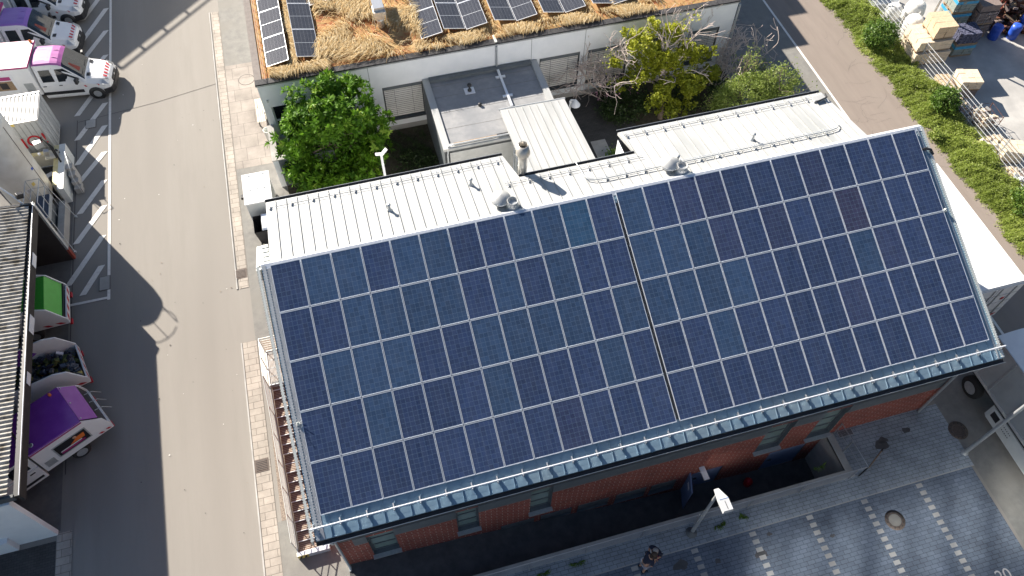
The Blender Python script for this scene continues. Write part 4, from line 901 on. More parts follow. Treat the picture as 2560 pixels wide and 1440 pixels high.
def wheel(p, x, y, r=.34, wd=.22, name='wheel'):
    wl = part(name, p, lambda b: b.lathe((x, y, r), [(.1, -wd / 2), (r * .62, -wd / 2), (r - .03, -wd / 2 + .01), (r, -wd / 2 + .04), (r, wd / 2 - .04), (r - .03, wd / 2 - .01), (r * .62, wd / 2), (.1, wd / 2)], 'rubber', 22, 'Y'))
    s = -1 if y < 0 else 1
    part('rim', wl, lambda b: (b.lathe((x, y + s * wd / 2, r), [(r * .60, .004 * s), (r * .5, .012 * s), (r * .42, -.03 * s), (.02, -.03 * s)], 'galv', 18, 'Y'), [b.lathe((x + r * .3 * math.cos(a), y + s * wd / 2, r + r * .3 * math.sin(a)), [(.02, -.028 * s), (.02, -.012 * s), (.0, -.012 * s)], 'black_paint', 6, 'Y') for a in np.arange(0, 6.28, 1.05)]))
def stripes(b, pts, n):
    """red parallelograms along a band given by two edge lines"""
    (a0, a1), (b0, b1) = pts; a0, a1, b0, b1 = map(Vector, (a0, a1, b0, b1))
    for i in range(n):
        f0, f1 = i / n + .08 / n, i / n + .55 / n; sk = .35 / n
        b.add([a0.lerp(a1, f0), a0.lerp(a1, f1), b0.lerp(b1, min(1, f1 + sk)), b0.lerp(b1, min(1, f0 + sk))], [(0, 1, 2, 3)], 'red')
def make_van(label, topm, boxm, loc, yaw, poster):
    V = thing('crew_van', label, 'van', (0, 0, 0), 'white service vans parked in a row')
    body = part('body', V, lambda b: van_cab(b, topm))
    part('roof_ribs', V, lambda b: ([b.box(-3.25, -2.78, y, y + .02, 2.384, 2.400 - abs(y) * .02, topm) for y in (-.5, -.28, -.06, .16, .38)], b.box(-2.62, -2.2, -.3, -.28, 2.37, 2.392, topm), b.box(-2.62, -2.2, .28, .30, 2.37, 2.392, topm), b.box(-2.64, -2.62, -.3, .3, 2.38, 2.398, topm)))
    part('windscreen', V, lambda b: (b.add([(-1.21, -.72, 1.405), (-1.21, .72, 1.405), (-1.93, .64, 2.175), (-1.93, -.64, 2.175)], [(0, 1, 2, 3)], 'glass_dark'), [b.obox((-1.24, y, 1.45), (.02, .55, .018), 'black_paint', yaw=.12) for y in (-.35, .3)], b.add([(-1.35, -.55, 1.56), (-1.35, .1, 1.56), (-1.75, .1, 1.985), (-1.75, -.45, 1.985)], [(0, 1, 2, 3)], 'red_dull')))
    for pts, nm in ((((-2.45, 1.30), (-2.40, 2.02), (-1.98, 2.02), (-1.42, 1.44), (-1.42, 1.30)), 'window'), (((-3.22, 1.34), (-3.22, 2.02), (-2.66, 2.02), (-2.62, 1.34)), 'window')):
        for s in (-1, 1): part(nm, V, lambda b: side_patch(b, pts, 'glass_dark', .014, (s,)))
    for x0 in (-3.38, -2.53, -1.40): pass
    part('door', V, lambda b: [side_patch(b, ((x, .42), (x, 1.28 if x > -2 else 2.1), (x + .014, 1.28 if x > -2 else 2.1), (x + .014, .42)), 'grey_dark', .004) for x in (-3.36, -2.55, -1.30)])
    part('handle', V, lambda b: [side_patch(b, ((x, 1.08), (x, 1.13), (x + .17, 1.13), (x + .17, 1.08)), 'black_paint', .02) for x in (-2.5, -3.3)])
    for s in (-1, 1): part('rubbing_strip', V, lambda b: side_patch(b, ((-3.42, .52), (-3.42, .72), (-1.42, .72), (-1.42, .52)), 'black_paint', .012, (s,)))
    part('bumper', V, lambda b: b.prism([(.05, -.55), (.05, .55), (-.05, .86), (-.45, .995), (-.45, -.995), (-.05, -.86)], .24, .58, 'black_paint'), .03)
    part('grille', V, lambda b: (b.obox((.0, 0, .74), (.06, .8, .18), 'black_paint', pitch=-.2), b.lathe((.035, 0, .76), [(.07, 0), (.07, .01), (0, .012)], 'steel', 12, 'X')))
    for s in (-1, 1):
        part('headlight', V, lambda b: b.add([(-.06, s * .55, .83), (-.10, s * .86, .80), (-.42, s * .955, .96), (-.36, s * .74, 1.08), (-.14, s * .6, .995)], [(0, 1, 2, 3, 4) if s > 0 else (4, 3, 2, 1, 0)], 'steel'))
        part('mirror', V, lambda b: b.obox((-1.5, s * 1.12, 1.38), (.14, .24, .30), 'black_paint', yaw=s * .2), .03)
        part('bonnet_vent', V, lambda b: b.add([(-.93, s * .35, 1.262), (-.93, s * .62, 1.255), (-1.09, s * .66, 1.305), (-1.09, s * .42, 1.315)], [(0, 1, 2, 3) if s > 0 else (3, 2, 1, 0)], 'black_paint'))
    part('hazard_stripes', V, lambda b: (stripes(b, (((-.16, -.55, 1.035), (-.16, .55, 1.035)), ((-.34, -.62, 1.10), (-.34, .62, 1.10))), 5),
        stripes(b, (((-.5, -.965, .86), (-1.35, -1.0, .86)), ((-.5, -.965, .97), (-1.35, -1.0, .97))), 4), stripes(b, (((-.5, .965, .86), (-1.35, 1.0, .86)), ((-.5, .965, .97), (-1.35, 1.0, .97))), 4)))
    for x in (-.85, -5.3):
        for s in (-1, 1):
            wheel(V, x, s * .90)
    for s in (-1, 1): part('wheel_arch', V, lambda b: b.lathe((-.85, s * .995, .36), [(.42, 0), (.42, .008 * s), (.0, .008 * s)], 'black_paint', 18, 'Y'))
    bx = part('box_body', V, lambda b: (b.box(-7.0, -3.5, -1.03, 1.03, .62, 2.46, 'white_paint'), b.box(-6.9, -3.42, -.8, .8, .36, .62, 'black_paint')), .02)
    part('box_roof', V, lambda b: b.box(-6.98, -3.52, -.97, .97, 2.461, 2.50, boxm))
    part('trim', V, lambda b: (b.box(-7.02, -3.48, -1.05, -.97, 2.40, 2.51, 'magenta'), b.box(-7.02, -3.48, .97, 1.05, 2.40, 2.51, 'magenta'), b.box(-3.53, -3.48, -.97, .97, 2.40, 2.515, 'magenta')))
    for s in (-1, 1): part('locker', V, lambda b: b.box(-4.15, -3.7, s * 1.034 - .004, s * 1.034 + .004, .78, 1.45, 'galv'))
    bc = part('beacon', V, lambda b: b.lathe((-3.62, .9, 2.51), [(.07, 0), (.07, .08), (.05, .14), (0, .16)], 'orange', 12))
    if poster:
        ps = part('poster', V, lambda b: (b.box(-6.1, -4.45, -1.046, -1.036, 1.0, 2.05, 'sign_white'), b.box(-6.05, -4.6, -1.050, -1.047, 1.75, 1.98, 'magenta'), b.box(-5.6, -4.6, -1.050, -1.047, 1.1, 1.7, 'wood'), b.box(-5.3, -4.9, -1.053, -1.0505, 1.2, 1.6, 'poster_black')))
        part('badge', ps, lambda b: b.lathe((-5.72, -1.05, 1.22), [(.2, -.004), (.2, -.008), (0, -.009)], 'lime', 18, 'Y'))
    V.location = loc; V.rotation_euler = (0, 0, yaw)
    return V
make_van('white crew van with sunlit pink cab roof and white box roof, nose in the sun', 'pink', 'white_paint', (-8.12, 21.02, .02), R_(-7), True)
make_van('white crew van with shaded violet cab and box roof, middle of three vans', 'violet', 'violet', (-9.98, 24.75, .02), R_(-8), False)
make_van('white crew van cut off by the top of the photo, farthest of three', 'violet', 'violet', (-9.80, 27.75, .02), R_(-9), False)
# --- refuse collection truck with the purple roof (nose hidden under the shed)
def make_purple():
    V = thing('refuse_truck', 'small refuse truck with glossy purple lid and white sides backing out of shed', 'truck', (0, 0, 0))
    W_, H = 1.0, 2.17
    SP = [(0, .62), (0, .95), (-.12, 1.50), (-.72, H - .05), (-2.76, H - .05), (-2.76, .62)]
    for s in (-1, 1):
        part('hopper_side', V, lambda b: b.add([(x, s * W_, z) for x, z in SP] + [(x, s * (W_ - .05), z) for x, z in SP], [tuple(range(6)) if s > 0 else tuple(reversed(range(6))), tuple(range(6, 12))] + [(i, (i + 1) % 6, 6 + (i + 1) % 6, 6 + i) for i in range(6)], 'white_paint'))
    part('lid', V, lambda b: b.add([(-.72, -.97, H), (-.72, .97, H), (-2.76, .97, H), (-2.76, -.97, H), (-.72, -1.0, H - .07), (-.72, 1.0, H - .07), (-2.76, 1.0, H - .07), (-2.76, -1.0, H - .07)], [(0, 1, 2, 3), (0, 3, 7, 4), (1, 5, 6, 2), (0, 4, 5, 1), (3, 2, 6, 7)], 'purple'))
    part('lid_flap', V, lambda b: b.add([(-.71, -.94, H), (-.71, .94, H), (-.2, .94, 1.66), (-.2, -.94, 1.66), (-.40, 0, 1.90)], [(0, 1, 4), (1, 2, 4), (2, 3, 4), (3, 0, 4)], 'purple_flap', True))
    for s in (-1, 1): part('trim', V, lambda b: b.box(-2.76, -.72, s * 1.0 - .02, s * 1.0 + .02, H - .12, H - .06, 'magenta'))
    part('hopper', V, lambda b: (b.quad((-.2, -.95, 1.6), (-.2, .95, 1.6), (-.06, .95, .9), (-.06, -.95, .9), 'black_paint'), b.box(-2.7, -.1, -.92, .92, .55, .64, 'black_paint')))
    part('tailgate', V, lambda b: b.box(-.06, 0, -.95, .95, .62, .94, 'white_paint'))
    for y in (-.5, -.05, .4): part('lift_arm', V, lambda b: b.tube([(-.15, y, 1.55), (.15, y, 1.45), (.36, y + .05, 1.0), (.3, y + .2, .9)], .014, 'galv', 6))
    fr = part('poster', V, lambda b: b.box(-2.05, -.82, -1.012, -1.001, 1.0, 1.68, 'poster_black'))
    part('picture', fr, lambda b: (b.box(-1.95, -1.0, -1.0135, -1.0125, 1.05, 1.15, 'magenta'), b.box(-1.95, -1.1, -1.0135, -1.0125, 1.17, 1.23, 'sign_white'), b.poly([(-1.55, -1.0135, 1.25), (-.95, -1.0135, 1.25), (-.9, -1.0135, 1.52), (-1.15, -1.0135, 1.50), (-1.3, -1.0135, 1.42)], 'orange'), b.lathe((-1.26, -1.0145, 1.53), [(.08, 0), (.08, -.002), (0, -.002)], 'skin', 12, 'Y')))
    part('poster_frame', V, lambda b: [b.box(xa, xb, -1.02, -1.001, za, zb, 'galv') for xa, xb, za, zb in ((-2.10, -2.05, .95, 1.73), (-.82, -.77, .95, 1.73), (-2.05, -.82, 1.68, 1.73), (-2.05, -.82, .95, 1.0))])
    part('grille', V, lambda b: b.box(-2.62, -2.24, -1.01, -1.001, .82, 1.22, 'galv'))
    part('vent_cap', V, lambda b: b.lathe((-2.5, -.66, H + .002), [(.09, 0), (.09, .02), (.06, .03), (.0, .03)], 'steel', 12))
    part('beacon', V, lambda b: b.lathe((-1.05, .8, H + .002), [(.06, 0), (.06, .09), (.04, .13), (0, .14)], 'orange', 10))
    for y in (-.85, 0, .85): part('latch', V, lambda b: b.lathe((-.64, y, H - .06), [(.03, 0), (.03, .03), (0, .035)], 'steel', 6))
    for s in (-1, 1):
        part('hazard_stripes', V, lambda b: stripes(b, (((-.04, s * 1.006, .68), (-.62, s * 1.006, .68)), ((-.04, s * 1.006, .8), (-.62, s * 1.006, .8))), 2))
        part('tail_lamp', V, lambda b: b.box(-.12, 0.02, s * .75 - .12, s * .75 + .12, .42, .54, 'red'))
    for x in (-1.47, -4.6):
        for s in (-1, 1): wheel(V, x, s * .86, .36, .26)
    part('chassis', V, lambda b: b.box(-5.4, -.2, -.45, .45, .38, .55, 'black_paint'))
    part('cab', V, lambda b: (b.prism([(-2.84, -1.0), (-2.84, 1.0), (-5.3, .98), (-5.3, -.98)], .36, 1.25, 'white_paint'), b.prism([(-2.84, -.95), (-2.84, .95), (-5.0, .9), (-5.0, -.9)], 1.252, 2.1, 'white_paint', 'purple')), .05)
    for s in (-1, 1):
        part('rubbing_strip', V, lambda b: b.box(-5.1, -2.95, s * 1.0 - .008, s * 1.0 + .008, .5, .64, 'black_paint'))
        part('window', V, lambda b: b.add([(-3.05, s * .957, 1.36), (-3.75, s * .955, 1.36), (-3.75, s * .957, 1.94), (-3.05, s * .957, 1.94)], [(0, 1, 2, 3) if s < 0 else (3, 2, 1, 0)], 'glass_dark'))
        part('handle', V, lambda b: b.box(-3.25, -3.05, s * 1.01 - .012, s * 1.01 + .012, 1.05, 1.10, 'black_paint'))
    V.location = (-8.58, .67, .008); V.rotation_euler = (0, 0, R_(27.9)); return V
make_purple()
# --- two more refuse bodies reaching out from under the shed roof
def make_tipper(label, loc, yaw, closed):
    V = thing('refuse_truck', label, 'truck', (0, 0, 0)); W_ = .95
    SP = [(0, .7), (0, 1.05), (-.45, 1.95), (-.9, 2.15), (-4.0, 2.15), (-4.0, .7)]
    for s in (-1, 1): part('hopper_side', V, lambda b: b.add([(x, s * W_, z) for x, z in SP] + [(x, s * (W_ - .05), z) for x, z in SP], [tuple(range(6)) if s > 0 else tuple(reversed(range(6))), tuple(range(6, 12))] + [(i, (i + 1) % 6, 6 + (i + 1) % 6, 6 + i) for i in range(6)], 'white_paint'))
    part('tailgate', V, lambda b: b.add([(.0, -W_, .7), (.0, W_, .7), (-.0, W_, 1.02), (-.0, -W_, 1.02), (-.06, -W_, .7), (-.06, W_, .7), (-.06, W_, 1.02), (-.06, -W_, 1.02)], [(0, 1, 2, 3), (3, 2, 6, 7), (4, 7, 6, 5)], 'white_paint'))
    part('floor', V, lambda b: b.box(-4.0, -.05, -W_ + .05, W_ - .05, .6, .72, 'black_paint'))
    if closed:
        part('lid', V, lambda b: b.add([(-.12, -.88, 1.2), (-.12, .88, 1.2), (-.5, .88, 1.98), (-.5, -.88, 1.98), (-4.0, .88, 2.12), (-4.0, -.88, 2.12)], [(0, 1, 2, 3), (3, 2, 4, 5)], 'green_lid'))
        part('seal', V, lambda b: (b.box(-.14, -.06, -.9, .9, 1.12, 1.2, 'black_paint')))
    else:
        part('cover_sheet', V, lambda b: b.add([(-1.6, .2, 2.1), (-1.3, .7, 1.75), (-1.9, .95, 2.2), (-2.6, .9, 2.2), (-2.6, .1, 2.15), (-2.0, .5, 1.85)], [(0, 5, 1), (1, 5, 2), (2, 5, 3), (3, 5, 4), (4, 5, 0)], 'purple', True))
        def load(b):
            for _ in range(260):
                c = (rnd.uniform(-2.6, -.2), rnd.uniform(-.8, .8)); z = .9 + .45 * rnd.random() * min(1, -c[0])
                b.obox((c[0], c[1], z), (rnd.uniform(.06, .3), rnd.uniform(.05, .25), rnd.uniform(.04, .16)), rnd.choice(['rubbish', 'leafbit', 'leafbit', 'blue_floor', 'blue_floor', 'rubbish', 'navy', 'sign_white' if rnd.random() < .3 else 'navy', 'yellow' if rnd.random() < .25 else 'leafbit']), yaw=rnd.uniform(0, 3), pitch=rnd.uniform(-.6, .6))
        ld = part('rubbish_load', V, load)
    part('hazard_stripes', V, lambda b: ([stripes(b, (((-.08, s * .957, .78), (-1.1, s * .957, .78)), ((-.08, s * .957, .92), (-1.1, s * .957, .92))), 2) for s in (-1, 1)], stripes(b, (((.004, -.9, .78), (.004, .9, .78)), ((.004, -.9, .98), (.004, .9, .98))), 4)))
    for s in (-1, 1): part('tail_lamp', V, lambda b: b.box(-.1, .02, s * .72 - .12, s * .72 + .12, .45, .58, 'red'))
    part('chassis', V, lambda b: b.box(-5.2, -.2, -.45, .45, .4, .6, 'black_paint'))
    for x in (-1.6, -4.6):
        for s in (-1, 1): wheel(V, x, s * .84, .38, .26)
    V.location = loc; V.rotation_euler = (0, 0, yaw)
make_tipper('refuse truck rear with bright green lid peeking out from the shed roof', (-9.95, 6.15, .008), R_(3), True)
make_tipper('refuse truck with open hopper full of rubbish under the shed edge', (-9.25, 2.95, .008), R_(16), False)
# --- white box trailer behind the right gable
TR = thing('box_trailer', 'large white box trailer parked beyond the right gable with striped rear doors', 'trailer', (27.7, -2, 0))
part('box', TR, lambda b: (b.box(26.45, 28.93, -5.05, 1.62, .95, 3.6, 'white_paint')), .06)
part('roof', TR, lambda b: b.box(26.48, 28.9, -5.02, 1.58, 3.601, 3.63, 'bag_white'))
part('rear_door', TR, lambda b: (b.box(26.5, 27.66, -5.09, -5.055, 1.0, 3.5, 'white_paint'), b.box(27.70, 28.88, -5.09, -5.055, 1.0, 3.5, 'white_paint'), [b.tube([(x, -5.11, 1.05), (x, -5.11, 3.45)], .02, 'galv', 6) for x in (26.9, 27.5, 27.86, 28.5)], [b.box(26.5, 28.88, -5.10, -5.092, z, z + .03, 'galv') for z in (1.6, 2.3, 2.9)]))
part('hazard_stripes', TR, lambda b: (stripes(b, (((26.55, -5.105, 1.05), (28.85, -5.105, 1.05)), ((26.55, -5.105, 1.3), (28.85, -5.105, 1.3))), 4), b.lathe((28.3, -5.1, 2.6), [(.1, 0), (.1, -.005), (0, -.006)], 'red', 10, 'Y')))
part('bumper', TR, lambda b: (b.box(26.5, 28.9, -5.15, -4.9, .45, .6, 'galv'), b.box(26.7, 28.7, -4.9, 1.4, .6, .95, 'black_paint')))
for y in (-3.6, -2.3, 1.0):
    for x in (26.7, 28.65):
        def wh(b): b.lathe((x, y, .5), [(.1, -.14), (.3, -.14), (.47, -.13), (.5, -.1), (.5, .1), (.47, .13), (.3, .14), (.1, .14)], 'rubber', 20, 'X')
        part('wheel', TR, wh)
# --- tarpaulin truck in the shade at the right edge
TK = thing('tarpaulin_truck', 'grey sided truck with pale blue tarpaulin roof in shade at right edge', 'truck', (27.3, -11, 0))
def tk_side(b):
    for i in range(9):
        y0 = -7.1 - i * 1.25; b.box(26.1, 26.14, y0 - 1.22, y0, 1.55, 3.60, 'tarp_side')
        b.box(26.065, 26.099, y0 - 1.27, y0 - 1.20, 1.5, 3.62, 'galv'); b.box(26.06, 26.099, y0 - 1.0, y0 - .2, 1.42, 1.58, 'sign_grey')
    b.box(26.08, 26.15, -18.4, -7.05, 3.601, 3.70, 'galv'); b.box(26.08, 26.16, -18.4, -7.05, 1.40, 1.54, 'galv_pale')
part('side_curtain', TK, tk_side)
def tk_roof(b):
    n, k = 14, 40
    vs = [(26.12 + 2.5 * i / n, -7.05 - 11.4 * j / k, 3.70 + .10 * math.sin(PI * i / n) + .03 * math.sin(j * 1.9 + i * .4) * (0 < i < n)) for j in range(k + 1) for i in range(n + 1)]
    b.add(vs, [(j * (n + 1) + i, (j + 1) * (n + 1) + i, (j + 1) * (n + 1) + i + 1, j * (n + 1) + i + 1) for j in range(k) for i in range(n)], 'tarp', True)
part('tarpaulin', TK, tk_roof)
part('rear_wall', TK, lambda b: (b.box(26.16, 28.6, -7.13, -7.06, 1.4, 3.7, 'tarp'), b.box(28.5, 28.62, -18.4, -7.13, 1.4, 3.7, 'tarp_side')))
part('chassis', TK, lambda b: b.box(26.5, 28.2, -18, -7.1, .8, 1.4, 'black_paint'))
sk_ = part('side_skirt', TK, lambda b: b.prism([(26.1, -9.05), (26.16, -8.9), (26.16, -18), (26.1, -18)], .45, 1.22, 'cream_white'))
part('hatch', sk_, lambda b: (b.box(26.085, 26.098, -9.5, -9.12, .75, 1.1, 'black_paint'), [b.box(26.088, 26.098, -9.62 - i * .09, -9.66 - i * .09, .72 + .1 * j, .76 + .1 * j, 'grey_dark') for i in range(7) for j in (1, 3)]))
for y in (-7.75, -12.9 - 3):
    for x in (26.35, 28.35):
        wl = part('wheel', TK, lambda b: b.lathe((x, y, .5), [(.1, -.16), (.3, -.16), (.47, -.14), (.5, -.1), (.5, .1), (.47, .14), (.3, .16), (.1, .16)], 'rubber', 22, 'X'))
        part('rim', wl, lambda b: b.lathe((x - .16, y, .5), [(.29, -.002), (.24, -.01), (.2, .04), (.02, .04)], 'galv', 18, 'X'))
# ================================================================== plants
def trunk_mesh(T, paths, name='trunk', m='bark', n=7):
    return part(name, T, lambda b: [b.tube(p, r, m, n) for p, r in paths])
# big dark green evergreen in the courtyard
T = thing('evergreen_tree', 'dense dark green glossy leaved tree in front of the white wall', 'tree', (2.7, 11.6, 0))
trunk_mesh(T, [([(2.7, 11.7, 0), (2.65, 11.6, 1.2), (2.8, 11.5, 2.4)], [.16, .13, .09])] + [([(2.7, 11.6, 1.0 + .2 * i), (2.7 + 1.6 * math.cos(a), 11.6 + 1.2 * math.sin(a), 2.2 + .3 * (i % 4))], [.07, .02]) for i, a in enumerate((0, .8, 1.6, 2.4, 3.2, 4.0, 4.8, 5.6))])
def rosettes(S, D, per, L, W):
    """leaves radiating from shoot tips S along the shoot directions D"""
    n = len(S); C = np.repeat(S, per, 0); D = np.repeat(D / np.linalg.norm(D, axis=1, keepdims=True), per, 0)
    r = nr.normal(size=C.shape); r -= D * np.sum(r * D, 1, keepdims=True); r /= np.linalg.norm(r, axis=1, keepdims=True)
    d = r + D * nr.uniform(-.15, 1.1, (len(C), 1)); d /= np.linalg.norm(d, axis=1, keepdims=True)
    s = np.cross(d, D + nr.normal(0, .25, C.shape)); s /= np.linalg.norm(s, axis=1, keepdims=True) + 1e-9
    l = L * nr.uniform(.6, 1.25, (len(C), 1)); w_ = W * nr.uniform(.7, 1.2, (len(C), 1)); B = C + D * nr.uniform(-.12, .05, (len(C), 1))
    return np.stack([B, B + d * l * .5 + s * w_ * .5, B + d * l, B + d * l * .5 - s * w_ * .5], 1)
S_, D_ = [], []
for _ in range(26):                                         # leafy boughs, each a lobe of the crown
    d = nr.normal(size=3); d /= np.linalg.norm(d); d[2] = abs(d[2]) if rnd.random() < .55 else d[2]
    q = np.array([2.75, 11.35, 2.45]) + d * np.array([1.85, 1.25, 1.95]) * nr.uniform(.85, 1.1); r_ = nr.uniform(.55, .95)
    for __ in range(46):
        e_ = nr.normal(size=3); e_ /= np.linalg.norm(e_); e_ += d * .6; S_.append(q + e_ * r_ * nr.uniform(.75, 1.05) * np.array([1, .9, 1])); D_.append(e_ + np.array([0, 0, .35]) + d * .3)
for q, r_ in (((1.3, 10.9, .8), .8), ((.8, 10.9, 1.6), .75), ((4.9, 11.4, 2.9), .75), ((1.5, 12.2, 3.6), .8), ((4.0, 11.0, .9), .8), ((3.05, 12.3, 4.95), .55), ((4.1, 12.5, 4.5), .5), ((1.2, 10.4, 1.2), .75), ((4.6, 10.6, 2.2), .8), ((.9, 11.6, 2.6), .7), ((2.3, 10.2, .9), .8), ((3.6, 10.2, 1.2), .8)):
    for __ in range(46):
        e_ = nr.normal(size=3); e_ /= np.linalg.norm(e_); S_.append(np.array(q) + e_ * r_ * nr.uniform(.7, 1.05)); D_.append(e_ + np.array([0, 0, .4]))
S_, D_ = np.array(S_), np.array(D_); k = (S_[:, 1] < 13.5) & (S_[:, 2] > .1) & ~((S_[:, 1] < 9.9) & (S_[:, 2] > 3.0)); S_, D_ = S_[k], D_[k]
base_t = np.repeat(np.clip(nr.normal(.45, .24, len(S_)), 0, 1), 15)
V_a = rosettes(S_, D_, 15, .27, .105)
Pf, Of = clump_points((2.75, 11.4, 2.2), (1.9, 1.3, 1.8), 120, 26, .28, .3, .1)
V_b = leaf_quads(Pf, .22, .10, .5)
quads_np('crown', np.concatenate([V_a, V_b]), 'leaf_dark', np.concatenate([np.clip(base_t + nr.normal(0, .13, len(base_t)), 0, 1), nr.uniform(0, .4, len(V_b))]), T)
# bare, thin twigs: recursive branching
def branches(b, p, d, L, r, depth, m, spread=.6, up=.05, mn=.009):
    q = [Vector(p)]; dd = Vector(d).normalized(); k = 4
    for i in range(k):
        dd = (dd + Vector((rnd.gauss(0, .22), rnd.gauss(0, .22), rnd.gauss(up, .18)))).normalized(); q.append(q[-1] + dd * L / k)
    b.tube(q, [max(mn, r * (1 - .55 * i / k)) for i in range(k + 1)], m, 5 if depth > 2 else 4, False)
    ends = [(q[-1], dd)]
    if depth > 0:
        for i in range(rnd.choice((2, 3, 3))):
            j = rnd.choice((2, 3, 4)); nd = (dd + Vector((rnd.gauss(0, spread), rnd.gauss(0, spread), rnd.gauss(0, spread * .8)))).normalized()
            ends += branches(b, q[j], nd, L * rnd.uniform(.55, .8), r * .55, depth - 1, m, spread, up, mn)
    return ends
# yellow green tree with bare limbs
T = thing('maple_tree', 'yellow green tree with bare silvery limbs spreading before the blinds', 'tree', (19.7, 11.0, 0))
bt = MB(); ends = []
bt.tube([(19.75, 10.9, 0), (19.7, 11.0, 1.0), (19.6, 11.15, 2.0), (19.5, 11.3, 2.6)], [.17, .14, .12, .10], 'bark', 8)
for d, L, r, dep in (((-.9, .5, .55), 1.9, .06, 3), ((.75, .65, .75), 2.1, .07, 3), ((-.2, .6, 1.0), 1.9, .07, 3), ((.3, .2, 1.0), 1.7, .06, 3), ((.9, -.1, .5), 1.7, .05, 2), ((1.0, .9, .75), 2.6, .06, 4), ((-1.0, .3, .35), 2.3, .05, 4)):
    ends += branches(bt, (19.5, 11.3, 2.3 + rnd.uniform(-.4, .3)), d, L, r, dep, 'twig', .62, .06)
bt.build('trunk', T)
E_ = np.array([tuple(e[0]) for e in ends]); 
core = np.array([19.4, 11.2, 3.0]); dist = np.linalg.norm((E_ - core) / np.array([1.9, 1.7, 2.0]), axis=1)
sel = E_[(dist < .8) & (nr.uniform(0, 1, len(E_)) < .45) | (nr.uniform(0, 1, len(E_)) < .05)]
nn_ = 24; C = np.repeat(sel, nn_, 0) + nr.normal(size=(len(sel) * nn_, 3)) * .16
lob = []
BIG = [((18.7, 12.2, 4.0), (.6, .55, .8), 9), ((19.6, 12.4, 4.6), (.65, .4, .5), 5), ((18.5, 11.6, 3.0), (.8, .6, .6), 8), ((19.7, 11.4, 3.1), (.8, .6, .7), 9), ((20.7, 11.6, 3.3), (.75, .55, .8), 8), ((20.1, 10.6, 2.3), (.95, .6, .7), 10), ((21.2, 10.8, 2.1), (.85, .65, .6), 7), ((19.0, 10.6, 2.0), (.7, .6, .5), 5), ((21.6, 11.9, 3.0), (.6, .5, .8), 6), ((17.4, 12.3, 3.3), (.35, .3, .25), 2), ((20.3, 10.2, 1.2), (.9, .5, .5), 6), ((22.1, 11.5, 1.8), (.8, .6, .6), 5), ((18.2, 12.6, 4.6), (.4, .3, .4), 2), ((20.6, 12.3, 4.4), (.5, .4, .5), 3), ((17.9, 11.7, 2.2), (.5, .4, .4), 2)]
for q, r_, nk in BIG:
    for _ in range(nk):
        d = nr.normal(size=3); d /= np.linalg.norm(d); c_ = np.array(q) + d * np.array(r_) * nr.uniform(.5, 1.1); s_ = nr.uniform(.26, .42)
        lob.append(clump_points(c_, (s_, s_, s_ * .8), 11, 26, .07, .6, .3)[0])
P5 = np.concatenate(lob); P6 = P5[:1]
C = np.concatenate([C, P5, P6]); C = C[(C[:, 1] < 13.6) | (C[:, 2] > 4.6)]
quads_np('crown', leaf_quads(C, .115, .10, .7), 'leaf_yellow', np.clip(nr.normal(.38, .2, len(C)) + .12 * (C[:, 2] - 2.8), 0, 1), T)
# dry bare shrubs at both sides of it
for lab, pos, dirs, dep in (('leafless brown shrub with drooping seed heads left of the yellow green tree', (17.3, 12.6, 0), ((-.4, .2, 1), (.2, .4, 1), (-.8, -.1, .8), (-.3, .5, .9), (.3, .1, 1), (-.6, .4, 1)), 4), ('tangled leafless grey shrub overhanging the lane behind the yellow green tree', (23.6, 12.6, 0), ((.7, .1, .8), (.4, .5, 1), (1, .2, .6), (.2, .1, 1), (.8, -.3, .7), (.5, .3, .7), (-.2, .3, 1), (1, .4, .9), (.9, .6, 1.1), (.6, .8, 1)), 4)):
    T = thing('bare_shrub', lab, 'shrub', pos, 'leafless shrubs in the courtyard'); bt = MB()
    for d in dirs: branches(bt, (pos[0] + rnd.uniform(-.3, .3), pos[1] + rnd.uniform(-.3, .3), 0), d, rnd.uniform(1.5, 2.3), .045, dep, 'twig', .6, .03, .013)
    bt.build('branches', T)
# light green tree at the end of the white roof
T = thing('small_tree', 'light green bushy tree rising behind the end of the white roof', 'tree', (24.0, 9.2, 0))
bt = MB(); ends = []
for d in ((-.5, .2, 1), (.4, .3, 1), (.9, .1, .7), (-.9, 0, .7), (.1, .5, 1), (1, .5, .8), (1.0, -.2, .55), (.7, .7, .9)): ends += branches(bt, (24.0, 9.2, .2), d, 1.85, .06, 3, 'bark', .5, .08)
bt.build('trunk', T)
E_ = np.array([tuple(e[0]) for e in ends])
P1, O1 = clump_points((23.5, 9.2, 1.7), (1.9, 1.1, 1.6), 420, 40, .12, .6, .05)
P2, O2 = clump_points((25.4, 9.7, 2.1), (1.2, .9, 1.1), 130, 26, .10, .45, .3)
C = np.concatenate([P1, P2, np.repeat(E_, 9, 0) + nr.normal(size=(len(E_) * 9, 3)) * .13])
quads_np('crown', leaf_quads(C, .105, .06, .6), 'leaf_light', np.clip(nr.normal(.42, .25, len(C)), 0, 1), T)
